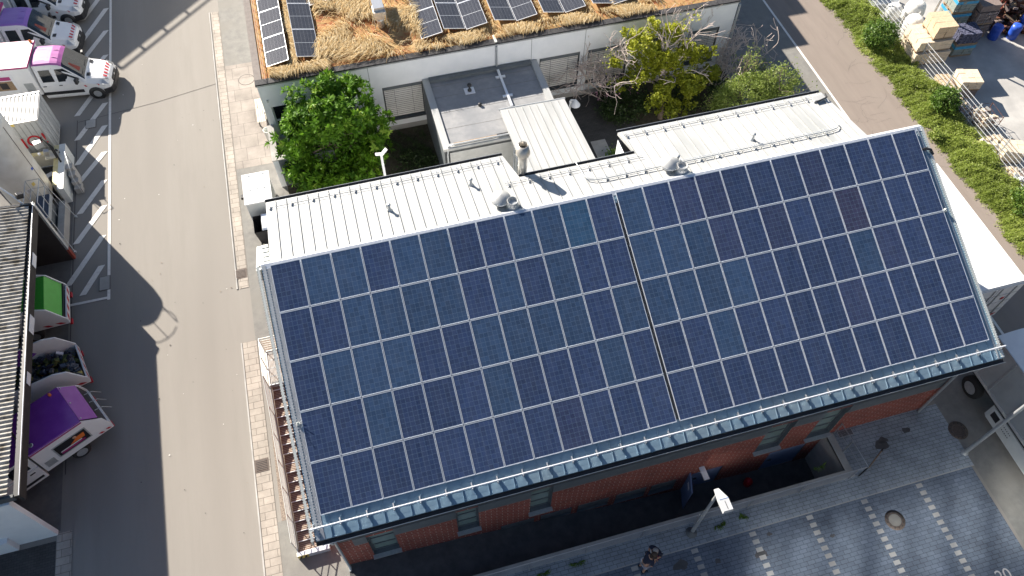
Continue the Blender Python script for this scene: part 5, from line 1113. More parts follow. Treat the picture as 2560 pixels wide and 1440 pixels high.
# shaded shrubs in the courtyard
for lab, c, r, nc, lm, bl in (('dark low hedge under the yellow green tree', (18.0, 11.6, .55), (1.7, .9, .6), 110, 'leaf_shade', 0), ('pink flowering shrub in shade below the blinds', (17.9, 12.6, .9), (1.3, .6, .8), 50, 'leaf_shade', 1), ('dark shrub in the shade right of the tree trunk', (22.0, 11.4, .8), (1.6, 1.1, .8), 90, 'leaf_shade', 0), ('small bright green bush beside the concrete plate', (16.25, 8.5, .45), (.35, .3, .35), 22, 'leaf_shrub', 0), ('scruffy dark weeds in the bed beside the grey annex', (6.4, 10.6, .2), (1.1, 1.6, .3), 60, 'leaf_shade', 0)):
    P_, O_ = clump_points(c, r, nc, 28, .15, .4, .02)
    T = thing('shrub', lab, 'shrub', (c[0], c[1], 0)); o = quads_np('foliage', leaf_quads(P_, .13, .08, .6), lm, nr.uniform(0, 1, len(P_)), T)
    if bl:
        P_, O_ = clump_points(c, r, 26, 12, .08, .9, .3); quads_np('blossom', leaf_quads(P_, .07, .07, .8), 'blossom', nr.uniform(0, 1, len(P_)), T)
# grass and weeds in the garden bed
n = 5000; X = nr.uniform(.2, 13, n); Y = nr.uniform(8, 13.4, n); k = (X < 7.4); X, Y = X[k], Y[k]
V, t = blades(6000, (2.5, 7.4), (8.0, 13.4), .02, .4, lambda X, Y: X * 7 + Y * 5, dens=lambda X, Y: nz(X, Y, 1.3) ** 2 * 1.2)
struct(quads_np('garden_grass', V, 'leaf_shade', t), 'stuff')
# the green verge along the fence
def fray(Y): return .13 * np.sin(Y * 1.3 + .5) + .10 * np.sin(Y * 3.1 + 1) + .08 * np.sin(Y * 7.3) + .06 * np.sin(Y * 17.7 + 2)
n = 230000; X = nr.uniform(32.8, 35.8, n); Y = nr.uniform(-4.5, 19.5, n); d_ = X - (33.3 + fray(Y)); k = (d_ > -.05 - nr.exponential(.10, n)) & (X < 35.35 + .2 * np.sin(Y * 1.7) + nr.normal(0, .08, n)); X, Y, d_ = X[k], Y[k], d_[k]
mound = .5 * nz(X * 1.0, Y * 1.0, 2.3, .4) + .5 * nz(X, Y, 6.1, 1.9)
k = nr.uniform(0, 1, len(X)) < np.clip(.25 + 1.5 * (mound - .22), .12, 1); X, Y, d_, mound = X[k], Y[k], d_[k], mound[k]
H = .07 + np.clip(d_ / .8, 0, 1) * (.14 + .30 * mound)
C = np.stack([X, Y, H * nr.uniform(.1, 1.15, len(X)) ** .55], 1)
tt = np.clip(.42 + .9 * (nz(X, Y, 1.1, .7) - .5) + nr.normal(0, .17, len(X)), 0, 1)
struct(quads_np('verge_plants', leaf_quads(C, .15, .034, .75), 'leaf_hedge', tt), 'stuff')
for lab, c, r, nc in (('bushy dark shrub in the verge, near the top of the photo', (33.95, 13.1, .85), (.85, .95, .85), 150), ('round bright green shrub in the verge against the wire fence', (34.65, 7.45, .75), (.62, .72, .75), 120), ('pale small shrub at the edge of the brown lane', (33.15, 5.75, .25), (.2, .3, .2), 14), ('leafy shrub in the verge at the right photo edge', (34.6, .2, .55), (.6, .9, .6), 80)):
    P_, O_ = clump_points(c, r, nc, 30, .12, .55, .03); T = thing('shrub', lab, 'shrub', (c[0], c[1], 0)); quads_np('foliage', leaf_quads(P_, .13, .075, .6), 'leaf_shrub' if nc > 20 else 'leaf_light', np.clip(nr.normal(.5, .25, len(P_)), 0, 1), T)
for x, y in ((14.9, -10.15), (13.9, -10.2), (8.2, -10.1), (6.9, -10.12), (18.7, -9.1)):  # weeds in the paving joints
    V, t = blades(60, (x - .2, x + .2), (y - .06, y + .06), .01, .16, lambda X, Y: X * 9); struct(quads_np('weeds', V, 'leaf_shrub', t), 'stuff')
# ================================================================== fence and storage yard on the right
posts = [18.5, 16.0, 13.55, 11.05, 8.55, 6.05, 3.55, 1.05, -1.45, -3.95]
WF = thing('wire_fence', 'galvanized double wire panel fence between green verge and storage yard', 'fence', (35.4, 8, 0))
for y in posts: part('post', WF, lambda b: b.box(35.38, 35.44, y - .03, y + .03, 0, 1.62, 'galv'))
for ya, yb in zip(posts, posts[1:]):
    def pan(b):
        for z in np.arange(.12, 1.6, .235): b.box(35.355, 35.375, yb + .02, ya - .02, z, z + .022, 'alu')
        y = yb + .1
        while y < ya - .05: b.box(35.362, 35.367, y, y + .005, .1, 1.58, 'galv'); y += .12
    part('wire_panel', WF, pan)
def block_stack(name, label, cat, c, size, rows, cols, m, yaw=0, z0=0., pallet=True, group=None):
    """a palletised pile: courses of separate stones, slightly out of line"""
    T = thing(name, label, cat, (c[0], c[1], z0), group); Q = Matrix.Rotation(yaw, 3, 'Z')
    def st(b):
        lx, ly, lz = size; zb = z0 + (.12 if pallet else 0); hz = (lz - (.12 if pallet else 0)) / rows
        for r in range(rows):
            for i in range(cols[0]):
                for j in range(cols[1]):
                    p = Q @ Vector(((i + .5) / cols[0] * lx - lx / 2 + rnd.gauss(0, .012), (j + .5) / cols[1] * ly - ly / 2 + rnd.gauss(0, .012), 0))
                    b.obox((c[0] + p.x, c[1] + p.y, zb + (r + .5) * hz), (lx / cols[0] - .015, ly / cols[1] - .015, hz - .008 - rnd.uniform(0, .01)), m, yaw + rnd.gauss(0, .012))
    part('stones', T, st)
    if pallet:
        def pl(b):
            for k in (-1, 0, 1):
                p = Q @ Vector((0, k * size[1] * .42, 0)); b.obox((c[0] + p.x, c[1] + p.y, z0 + .04), (size[0], .1, .08), 'wood', yaw)
            b.obox((c[0], c[1], z0 + .10), (size[0], size[1], .03), 'wood', yaw)
        part('pallet', T, pl)
    return T
Y0 = R_(-6)
block_stack('stone_pile', 'broad sandstone block pile by the fence, lower one of two', 'stone pile', (36.1, 11.75, 0), (2.1, 1.7, .85), 3, (3, 4), 'sandstone_pale', Y0)
block_stack('stone_pile', 'sandstone block course resting on the broad lower sandstone pile', 'stone pile', (36.05, 11.8, 0), (2.0, 1.6, .7), 2, (3, 4), 'sandstone_pale', Y0, .86)
block_stack('stone_pile', 'tan sandstone pile topmost of the sandstone stack', 'stone pile', (36.35, 11.75, 0), (1.15, 1.35, .85), 2, (2, 3), 'sandstone', Y0, 1.57)
for k in range(4):
    T = block_stack('stone_pallet', ['lowest grey stone pallet of the tall blue strapped stack', 'second grey stone pallet of the tall blue strapped stack', 'third grey stone pallet of the tall blue strapped stack', 'topmost grey stone pallet of the tall blue strapped stack'][k], 'pallet', (38.55, 13.2, 0), (1.25, 1.1, .84), 4, (4, 4), 'greystone', Y0, k * .85)
    part('strap', T, lambda b: b.obox((38.55, 13.2, k * .85 + .72), (1.275, 1.125, .16), 'blue_strap', Y0))
for k in range(2):
    T = block_stack('stone_pallet', ['grey stone pallet with blue band under the dark setts', 'dark blue setts pallet on top of the short blue banded stack'][k], 'pallet', (38.3, 11.55, 0), (1.25, 1.0, .78), 4, (4, 3) if k == 0 else (7, 6), 'greystone' if k == 0 else 'bluestone', Y0, k * .8)
    if k == 0: part('strap', T, lambda b: b.obox((38.3, 11.55, .64), (1.275, 1.025, .16), 'blue_strap', Y0))
for k in range(3):
    T = block_stack('stone_cage', ['lowest wire cage of brown stones in the dark stack', 'middle wire cage of brown stones in the dark stack', 'flat brown stone slabs lying on top of the wire cages'][k], 'stone cage', (40.0, 12.75, 0), (1.2, 1.0, .85 if k < 2 else .4), 4 if k < 2 else 1, (5, 5) if k < 2 else (2, 1), 'brownstone', Y0, k * .92, k < 2)
    if k < 2: part('cage', T, lambda b: [b.tube([(40.0 + sx * .62, 12.75 + sy * .52, k * .92), (40.0 + sx * .62, 12.75 + sy * .52, k * .92 + .9)], .012, 'steel', 4) for sx in (-1, 0, 1) for sy in (-1, 1)] + [b.tube([(39.38, 12.75 + sy * .52, k * .92 + z), (40.62, 12.75 + sy * .52, k * .92 + z)], .008, 'steel', 4) for sy in (-1, 1) for z in (.25, .5, .75)])
# rusty scrap heap and blue drums
T = thing('scrap_heap', 'rusty brown scrap heap at the back of the storage yard', 'scrap heap', (42.5, 13.5, 0))
def scrap(b):
    for _ in range(420):
        a, r = rnd.uniform(0, 6.28), rnd.random() ** .6; x, y = 42.6 + 1.9 * r * math.cos(a), 13.9 + 2.1 * r * math.sin(a)
        b.obox((x, y, rnd.uniform(.05, 1.9 * (1.1 - r))), (rnd.uniform(.1, .9), rnd.uniform(.04, .3), rnd.uniform(.03, .2)), rnd.choice(['rust', 'rust', 'rust', 'brownstone', 'wood']), yaw=rnd.uniform(0, 3), pitch=rnd.uniform(-.7, .7), roll=rnd.uniform(-.5, .5))
part('scrap', T, scrap); part('bars', T, lambda b: [b.tube([(41 + rnd.uniform(0, 3), 12.5 + rnd.uniform(0, 3), .2), (41 + rnd.uniform(0, 3), 12.5 + rnd.uniform(0, 3), 2.4)], .02, 'red_dull', 5) for _ in range(8)])
for i, (x, y, lb) in enumerate(((41.0, 12.0, 'blue plastic drum in front of the rusty scrap heap, nearest the stone cages'), (42.1, 11.75, 'blue plastic drum in the middle before the rusty scrap heap'), (43.1, 12.3, 'tilted blue plastic drum at the right of the rusty scrap heap'))):
    b = MB(); b.lathe((x, y, 0), [(.27, .0), (.29, .03), (.29, .3), (.30, .33), (.29, .36), (.29, .62), (.30, .65), (.29, .68), (.28, .86), (.1, .88), (0, .86)], 'blue_barrel', 16); tag(b.build('drum'), lb, 'drum', 'blue drums by the scrap heap')
b = MB(); b.prism([(42.6, 8.9), (45.5, 8.2), (46, 11.0), (43.6, 11.6)], 0, 1.5, 'brownstone'); tag(b.build('earth_block'), 'dark brown block at the far right of the storage yard', 'block')
# big white bags, boards and a light mast
for i, (x, y, s, lb) in enumerate(((36.6, 13.75, 1.0, 'white big bag beside the sandstone stack'), (37.4, 14.9, 1.05, 'bulging white big bag behind the light mast'), (36.2, 15.2, .85, 'sagging white big bag next to the fence'), (35.95, 17.3, .9, 'white big bag at the top edge of the photo'))):
    T = thing('big_bag', lb, 'bag', (x, y, 0), 'white big bags along the fence')
    part('sack', T, lambda b: b.lathe((x, y, 0), [(.42 * s, 0), (.52 * s, .15), (.56 * s, .5 * s), (.50 * s, .85 * s), (.36 * s, 1.02 * s), (.15 * s, 1.08 * s), (0, 1.05 * s)], 'bag', 14)); part('loop', T, lambda b: [b.tube([(x + .35 * s * math.cos(a), y + .35 * s * math.sin(a), .95 * s), (x + .3 * s * math.cos(a), y + .3 * s * math.sin(a), 1.25 * s), (x + .2 * s * math.cos(a + .4), y + .2 * s * math.sin(a + .4), .98 * s)], .015, 'bag', 4) for a in (.6, 2.2, 3.8, 5.3)])
T = thing('plank_bundle', 'grey plank bundle lying behind the fence near the big bags', 'planks', (36.4, 16.3, 0)); part('boards', T, lambda b: [b.obox((36.4 + rnd.gauss(0, .05), 16.2 + .14 * (i % 5), .06 + .09 * (i // 5)), (1.9, .13, .07), 'galv', yaw=rnd.gauss(-.1, .05)) for i in range(15)])
T = thing('light_mast', 'slanting looking grey light mast standing among the big bags', 'mast', (37.05, 13.2, 0)); part('pole', T, lambda b: b.tube([(37.05, 13.2, 0), (37.05, 13.2, 6.5)], .07, 'galv', 8)); part('base', T, lambda b: b.box(36.85, 37.25, 13.0, 13.4, 0, .3, 'concrete'))
block_stack('stone_pile', 'small pale sandstone pile alone on the concrete yard', 'stone pile', (36.55, 8.45, 0), (1.15, 1.05, .62), 3, (3, 3), 'sandstone_pale', R_(-14), .58)
block_stack('stone_pile', 'brownish stone pallet beneath the small pale sandstone pile', 'stone pile', (36.55, 8.45, 0), (1.1, 1.0, .55), 3, (3, 3), 'brownstone', R_(-14))
block_stack('stone_pile', 'flat tan stone pile by the fence beside the small pale pile', 'stone pile', (35.85, 9.0, 0), (.75, 1.2, .5), 2, (2, 3), 'sandstone', R_(-6))
T = thing('mesh_crate', 'wire mesh crate of rubble stones against the fence', 'crate', (36.1, 5.95, 0))
part('cage', T, lambda b: [b.tube(p, .015, 'rust', 4) for p in [[(35.6, 5.45, z), (36.6, 5.35, z), (36.7, 6.45, z), (35.7, 6.55, z), (35.6, 5.45, z)] for z in (.1, .4, .7, 1.0)]] + [b.tube([(x, y, 0), (x, y, 1.02)], .02, 'rust', 4) for x, y in ((35.6, 5.45), (36.6, 5.35), (36.7, 6.45), (35.7, 6.55))])
part('rubble', T, lambda b: [b.obox((36.15 + rnd.uniform(-.42, .42), 5.95 + rnd.uniform(-.45, .45), rnd.uniform(.1, .75)), [rnd.uniform(.12, .3) for _ in range(3)], rnd.choice(['sandstone_pale', 'concrete', 'sandstone_pale', 'brownstone']), rnd.uniform(0, 3), rnd.uniform(-.5, .5), rnd.uniform(-.5, .5)) for _ in range(70)])
for i, (x, y, sx, sy, m, lb) in enumerate(((35.75, 7.3, .5, .9, 'concrete', 'low heap of grey rubble between mesh crate and pale pile'), (35.9, 4.5, .7, .5, 'sandstone_pale', 'low heap of pale stone slabs below the mesh crate'), (35.8, 2.0, .6, .8, 'sandstone_pale', 'low heap of pale rubble at the fence near right photo edge'), (36.7, 1.2, .8, .9, 'concrete', 'grey rubble heap behind the fence at right photo edge'), (36.3, .0, .8, .9, 'sandstone_pale', 'pale rubble heap cut off by the right photo edge'))):
    b = MB()
    for _ in range(70): 
        r = rnd.random() ** .5; a = rnd.uniform(0, 6.28)
        b.obox((x + sx * r * math.cos(a), y + sy * r * math.sin(a), rnd.uniform(.03, .55 * (1.1 - r))), [rnd.uniform(.08, .35) for _ in range(3)], rnd.choice([m, m, 'galv', 'sandstone_pale', 'concrete', 'brownstone']), rnd.uniform(0, 3), rnd.uniform(-.5, .5), rnd.uniform(-.5, .5))
    tag(b.build('rubble_heap'), lb, 'rubble heap', 'rubble heaps along the fence')
block_stack('stone_pile', 'pale stone block pile at the right photo edge behind the fence', 'stone pile', (36.15, 3.55, 0), (.95, .95, .8), 3, (3, 3), 'sandstone_pale', R_(-25))
# ================================================================== container, silo and salt platform on the left
CT = thing('storage_container', 'pale grey storage container with white corrugated roof and red graffiti', 'container', (-12.6, 17.4, 0))
cx0, cx1, cy0, cy1, cz = -15.0, -11.05, 16.40, 18.45, 2.42
part('body', CT, lambda b: (b.box(cx0, cx1, cy0, cy1, .14, cz - .02, 'galv_wall'), [b.box(x, x + .03, cy0 - .022, cy0 - .001, .3, cz - .1, 'grey_rib') for x in np.arange(cx0 + .2, cx1 - .05, .26)], [b.box(cx1 + .001, cx1 + .02, y, y + .03, .3, cz - .1, 'galv_wall') for y in np.arange(cy0 + .2, cy1, .26)], b.box(cx0, cx1 + .02, cy0 - .03, cy0 - .001, .14, .3, 'cream')))
part('roof', CT, lambda b: (b.box(cx0 - .03, cx1 + .04, cy0 - .04, cy1 + .03, cz - .02, cz, 'metal_white'), [b.box(x, x + .1, cy0 + .12, cy1 - .1, cz + .001, cz + .035, 'metal_white') for x in np.arange(cx0 + .05, cx1 - .08, .19)], b.box(cx0 - .03, cx1 + .04, cy0 - .045, cy0 + .07, cz, cz + .05, 'metal_white'), b.box(cx0 - .03, cx1 + .04, cy1 - .08, cy1 + .03, cz, cz + .05, 'metal_white'), [b.box(x, x + .003 + .015, cy0 + .12, cy1 - .1, cz + .001, cz + .004, 'grey_dark') for x in np.arange(cx0 + .15, cx1 - .08, .19)]))
part('warning_band', CT, lambda b: b.box(-13.2, -12.1, cy0 - .052, cy0 - .046, cz - .12, cz + .03, 'yellow'))
g_ = text_mesh('graffiti', 'MO!', .95, 'red', Matrix.Translation((-12.0, cy0 - .03, 1.12)) @ Matrix.Rotation(R_(90), 4, 'X') @ Matrix.Rotation(R_(8), 4, 'Z'), CT, .003, .15)
part('door_bars', CT, lambda b: [b.tube([(cx1 + .04, y, .2), (cx1 + .04, y, cz - .1)], .018, 'galv', 6) for y in (16.8, 17.3, 17.7, 18.1)])
# silo
SI = thing('brine_silo', 'tall white cylindrical silo with a seam and small signs left of the street', 'silo', (-12.05, 13.55, 0))
part('tank', SI, lambda b: b.lathe((-12.05, 13.55, 0), [(.5, .15), (.9, .3), (1.0, .55), (1.02, 1.0), (1.02, 5.0), (.95, 5.35), (.6, 5.6), (0, 5.68)], 'silo_white', 32))
part('skirt', SI, lambda b: b.lathe((-12.05, 13.55, 0), [(.8, 0), (.8, .35)], 'cream', 24))
def seamline(b):
    a = R_(-18); b.tube([(-12.05 + 1.025 * math.cos(a), 13.55 + 1.025 * math.sin(a), z) for z in (.6, 2, 3.5, 5)], .012, 'bark', 5)
part('seam_pipe', SI, seamline)
def sgn(a, z, w_, h, m, off=1.028):
    def f(b):
        qs = [(-12.05 + off * math.cos(a + t), 13.55 + off * math.sin(a + t)) for t in (-w_ / 2, 0, w_ / 2)]
        for p, q in zip(qs, qs[1:]): b.quad((*p, z - h / 2), (*q, z - h / 2), (*q, z + h / 2), (*p, z + h / 2), m)
    return f
part('sign', SI, sgn(R_(-62), 1.55, .30, .22, 'sign_white')); part('sign', SI, sgn(R_(-45), 1.75, .14, .2, 'yellow')); part('sign', SI, sgn(R_(-22), 2.4, .12, .14, 'blue_barrel'))
for i in range(3): part('lettering', SI, sgn(R_(-62), 1.49 + .06 * i, .2, .02, 'black_paint', 1.031))
part('top_rail', SI, lambda b: ([b.tube([(-12.05 + .85 * math.cos(a), 13.55 + .85 * math.sin(a), 5.3), (-12.05 + .85 * math.cos(a), 13.55 + .85 * math.sin(a), 6.1)], .02, 'galv', 5) for a in np.arange(0, 6.28, 1.05)], b.tube([(-12.05 + .85 * math.cos(a), 13.55 + .85 * math.sin(a), 6.1) for a in np.arange(0, 6.4, .4)], .02, 'galv', 5)))
# pump unit and cream low wall
PW = thing('salt_bund', 'cream coloured low bund wall with yellow edge beside the silo', 'wall', (-10.75, 14, 0))
part('wall', PW, lambda b: (b.box(-10.62, -10.33, 12.95, 16.0, 0, 1.02, 'cream_white'), b.box(-10.86, -10.623, 13.3, 16.0, 0, .98, 'cream'), b.box(-12.9, -10.863, 15.62, 15.8, 0, .9, 'cream')))
part('edge', PW, lambda b: (b.box(-10.86, -10.623, 13.3, 16.0, .982, 1.0, 'yellow_pale'), b.box(-12.9, -10.863, 15.6, 15.82, .902, .93, 'yellow_pale')))
part('sump', PW, lambda b: (b.box(-12.6, -10.87, 13.4, 15.6, .02, .06, 'rubber'), b.box(-12.4, -10.9, 15.1, 15.14, .5, .56, 'steel'), b.obox((-11.3, 14.6, .3), (.4, .3, .3), 'steel', .5), b.obox((-11.15, 14.3, .3), (.2, .3, .4), 'black_paint', .2)))
PU = thing('brine_pump', 'grey pump head with black hose loops above the cream bund', 'pump', (-11.0, 15.3, 1.1))
part('motor', PU, lambda b: (b.obox((-11.25, 15.45, 1.75), (.38, .3, .34), 'galv', .4), b.obox((-11.0, 15.1, 1.45), (.24, .22, .3), 'steel', .2, .3), b.tube([(-11.0, 15.2, 1.1), (-11.0, 15.2, 1.4)], .06, 'galv', 8), b.obox((-11.3, 15.05, 1.5), (.12, .12, .12), 'sign_white', .7)), .02)
part('hose', PU, lambda b: (b.tube([(-11.1, 15.5, 1.85), (-10.9, 15.4, 2.1), (-10.6, 15.1, 1.7), (-10.45, 14.6, .7), (-10.3, 14.2, .25), (-10.25, 14.7, .2), (-10.4, 15.3, .6), (-10.7, 15.5, 1.2)], .045, 'rubber', 8), b.tube([(-11.15, 15.55, 1.8), (-11.0, 15.6, 2.05), (-10.75, 15.3, 1.6), (-10.6, 14.9, 1.18)], .045, 'rubber', 8)))
part('base', PU, lambda b: b.box(-11.2, -10.6, 15.0, 15.6, 1.082, 1.12, 'cream'))
SP = thing('salt_platform', 'grey steel loading platform with blue deck and railings beside the silo', 'platform', (-11.05, 11.7, 0))
part('deck', SP, lambda b: (b.box(-11.38, -10.75, 10.95, 12.45, 1.25, 1.32, 'blue_floor'), b.box(-10.78, -10.745, 10.95, 12.45, 1.1, 1.36, 'galv'), b.box(-11.38, -10.78, 10.91, 10.949, 1.1, 1.36, 'galv')))
for i in range(3): part('step', SP, lambda b: b.box(-11.35, -10.75, 10.68 - .26 * i, 10.90 - .26 * i, .98 - .3 * i, 1.02 - .3 * i, 'blue_floor'))
def prail(b):
    c = [(-11.36, 10.95), (-11.36, 12.43), (-10.76, 12.43), (-10.76, 10.95)]
    for x, y in c + [(-10.76, 11.7), (-11.36, 11.7)]: b.tube([(x, y, 0), (x, y, 2.4)], .022, 'galv', 6)
    for h in (1.85, 2.4): b.tube([(c[0][0], c[0][1], h), (c[1][0], c[1][1], h), (c[2][0], c[2][1], h), (c[3][0], c[3][1], h)], .022, 'galv', 6)
    for x, y, fx, fy in ((-10.76, 10.95, -10.11, 9.7), (-10.76, 12.43, -10.13, 11.9)): b.tube([(x, y, 2.4), (fx, fy, .05)], .018, 'galv', 6); b.box(fx - .05, fx + .05, fy - .05, fy + .05, .005, .1, 'galv')
part('railing', SP, prail)
part('support', SP, lambda b: (b.box(-10.72, -10.42, 9.6, 12.6, .0, .55, 'concrete'), b.box(-11.3, -10.85, 11.1, 12.3, .0, 1.1, 'grey_panel')))
SS = thing('access_steps', 'four pale concrete access steps with a thin handrail beside the bund', 'steps', (-10.1, 14.0, 0))
part('step', SS, lambda b: [b.box(-10.30 + .06 * i, -9.98 + .06 * i, 14.3 - .3 * i, 14.6 - .3 * i, 0, .95 - .2 * i, 'concrete') for i in range(4)]); part('handrail', SS, lambda b: (b.tube([(-10.0, 14.6, .95), (-10.0, 14.6, 1.75), (-9.86, 13.4, 1.1), (-9.86, 13.4, .05)], .018, 'galv', 6)))
b = MB(); b.box(-9.80, -9.32, 17.95, 18.55, .021, .034, 'concrete'); b.box(-9.83, -9.29, 17.92, 18.58, .016, .020, 'crack'); tag(b.build('shaft_cover'), 'square concrete shaft cover in the hatched strip near the pink van', 'shaft cover')
b = MB(); b.box(-9.0, -8.56, 7.15, 7.9, .0205, .034, 'concrete'); b.box(-9.03, -8.53, 7.12, 7.93, .016, .0201, 'crack'); tag(b.build('shaft_cover'), 'rectangular shaft cover at the lower corner of the hatched strip', 'shaft cover')
for x, y, lb in ((-2.75, 6.45, 'drain grate in the gutter slabs opposite the roof ridge'), (-2.72, -3.15, 'drain grate in the gutter slabs beside the steel staircase')):
    G = thing('drain_grate', lb, 'drain grate', (x, y, .018), 'drain grates along the street'); part('frame', G, lambda b: (b.box(x - .27, x + .27, y - .27, y + .27, .017, .030, 'manhole'), b.box(x - .21, x + .21, y - .21, y + .21, .031, .034, 'black_paint'))); part('bars', G, lambda b: [b.box(x - .21, x + .21, y - .205 + i * .07, y - .165 + i * .07, .035, .044, 'manhole') for i in range(6)])
for x, y, r, lb, zz in ((20.5, -11.8, .39, 'round manhole with concrete centre between the parking bays', .017), (24.98, -9.18, .40, 'dark round manhole on the lane beside the paved court', .014)):
    G = thing('manhole_cover', lb, 'manhole', (x, y, zz), 'round manhole covers'); part('rim', G, lambda b: (b.lathe((x, y, zz), [(r, 0), (r, .006), (r * .62, .007)], 'manhole', 28, cap=False), [b.lathe((x + r * .8 * math.cos(a), y + r * .8 * math.sin(a), zz + .0065), [(.03, 0), (.03, .002), (0, .002)], 'black_paint', 8) for a in np.arange(0, 6.28, .524)])); part('cover', G, lambda b: b.poly([(x + r * .6 * math.cos(a), y + r * .6 * math.sin(a), zz + .008) for a in np.arange(0, 6.28, .3)], 'asphalt_grey' if x < 22 else 'manhole'))
b = MB(); b.lathe((-1.35, 19.6, .0125), [(.44, 0), (.44, .003), (.41, .003)], 'crack', 28, cap=False); tag(b.build('manhole_cover'), 'faint round manhole in the slab pavement by the white building', 'manhole')
# ---------------------------------------------------------------- container and bins by the north west corner of the brick building
RC = thing('recycling_container', 'white lidded recycling container at the corner of the white roof', 'container', (-1.3, 10, 0))
part('body', RC, lambda b: b.box(-1.88, -.68, 9.15, 10.95, .08, 1.52, 'cream_white'), .02)
part('lid', RC, lambda b: (b.box(-1.92, -.64, 9.1, 11.0, 1.523, 1.60, 'white_paint'), [b.box(x, x + .12, y, y + .05, 1.601, 1.625, 'galv') for y in (9.95, 10.85) for x in (-1.65, -1.33, -1.0)]), .01)
part('hook', RC, lambda b: b.box(-2.12, -1.93, 9.9, 10.1, 1.1, 1.25, 'black_paint'))
WB = thing('wheelie_bin', 'dark wheeled bin with its lid up next to white container', 'bin', (-1.1, 8.1, 0))
part('body', WB, lambda b: b.add([(x, y, z) for z, s in ((.1, .82), (1.1, 1.)) for x, y in ((-1.1 - .62 * s, 8.25 - .5 * s), (-1.1 + .62 * s, 8.25 - .5 * s), (-1.1 + .62 * s, 8.25 + .5 * s), (-1.1 - .62 * s, 8.25 + .5 * s))], [(0, 1, 5, 4), (1, 2, 6, 5), (2, 3, 7, 6), (3, 0, 4, 7), (3, 2, 1, 0)], 'black_paint'))
part('lid', WB, lambda b: b.add([(-1.35, 7.78, 1.13), (-.5, 7.78, 1.13), (-.5, 8.75, 1.13), (-1.35, 8.75, 1.13), (-1.3, 7.85, 1.22), (-.55, 7.85, 1.22), (-.55, 8.68, 1.22), (-1.3, 8.68, 1.22)], [(4, 5, 6, 7), (0, 1, 5, 4), (1, 2, 6, 5), (2, 3, 7, 6), (3, 0, 4, 7)], 'alu'))
for s in (-1, 1): part('wheel', WB, lambda b: b.lathe((-1.1 + s * .5, 7.8, .1), [(.02, -.03), (.1, -.03), (.1, .03), (.02, .03)], 'rubber', 12, 'X'))
BN = thing('park_bench', 'cream slatted bench against the left wall of the white building', 'bench', (-.65, 16.5, 0))
part('seat', BN, lambda b: [b.box(-1.0 + i * .11, -.92 + i * .11, 15.6, 17.4, .43, .46, 'cream') for i in range(4)]); part('backrest', BN, lambda b: [b.box(-.52, -.49, 15.6, 17.4, .55 + i * .12, .63 + i * .12, 'cream') for i in range(3)])
for y in (15.75, 17.2): part('leg', BN, lambda b: (b.box(-.98, -.92, y, y + .05, 0, .43, 'grey_dark'), b.box(-.55, -.49, y, y + .05, 0, .9, 'grey_dark')))
b = MB(); b.lathe((-.55, 14.6, 0), [(.13, .0), (.15, .05), (.19, .75), (.21, .78), (.18, .79), (.17, .6)], 'galv_pale', 14, cap=False); b.lathe((-.55, 14.6, 0), [(0, .4), (.17, .42)], 'black_paint', 14, cap=False); tag(b.build('litter_bin'), 'small round litter bin at the corner of the white building', 'litter bin')
# ---------------------------------------------------------------- lamps
L1 = thing('street_lamp', 'grey street lamp with white box head over the parking court', 'lamp', (12.74, -10.16, 0))
part('pole', L1, lambda b: b.tube([(12.74, -10.16, 0), (12.74, -10.16, 4.45)], [.075, .05], 'galv', 10)); part('base', L1, lambda b: b.lathe((12.74, -10.16, 0), [(.22, .013), (.22, .03), (.09, .05), (.08, .3)], 'grey_panel', 16))
part('lamp_head', L1, lambda b: b.add([(12.66, -10.0, 4.46), (12.82, -10.0, 4.46), (12.98, -10.42, 4.50), (12.60, -10.42, 4.50), (12.60, -10.85, 4.50), (12.98, -10.85, 4.50)] + [(12.68, -10.02, 4.56), (12.80, -10.02, 4.56), (12.95, -10.42, 4.66), (12.63, -10.42, 4.66), (12.63, -10.82, 4.66), (12.95, -10.82, 4.66)], [(3, 2, 1, 0), (4, 5, 2, 3), (6, 7, 8, 9), (9, 8, 11, 10), (0, 1, 7, 6), (1, 2, 8, 7), (2, 5, 11, 8), (5, 4, 10, 11), (4, 3, 9, 10), (3, 0, 6, 9)], 'lamp_shell'))
part('seam', L1, lambda b: (b.box(12.78, 12.80, -10.78, -10.5, 4.661, 4.664, 'black_paint'), b.box(12.63, 12.95, -10.435, -10.41, 4.661, 4.666, 'blue_door')))
L2 = thing('street_lamp', 'tall grey lamp pole crossing before the tarpaulin truck', 'lamp', (24.68, -10.1, 0))
part('pole', L2, lambda b: b.tube([(24.68, -10.1, 0), (24.68, -10.1, 6.6)], [.085, .055], 'galv', 10)); part('lamp_head', L2, lambda b: b.box(24.5, 24.86, -10.9, -10.0, 6.6, 6.75, 'white_paint')); part('base', L2, lambda b: b.lathe((24.68, -10.1, 0), [(.14, .011), (.14, .05), (.09, .08)], 'galv', 12))
L3 = thing('garden_lamp', 'slim white lamp post with forked head behind the white roof', 'lamp', (4.62, 7.2, 0))
part('pole', L3, lambda b: b.tube([(4.62, 7.2, 0), (4.62, 7.2, 5.15)], .055, 'white_paint', 8)); part('lamp_head', L3, lambda b: (b.obox((4.76, 7.22, 5.25), (.34, .13, .07), 'white_paint', .5, -.5), b.obox((4.50, 7.2, 5.19), (.24, .12, .07), 'white_paint', .1, .25)))
L4 = thing('garden_lamp', 'white post lamp with conical shade beside the glazed link', 'lamp', (14.55, 11.0, 0))
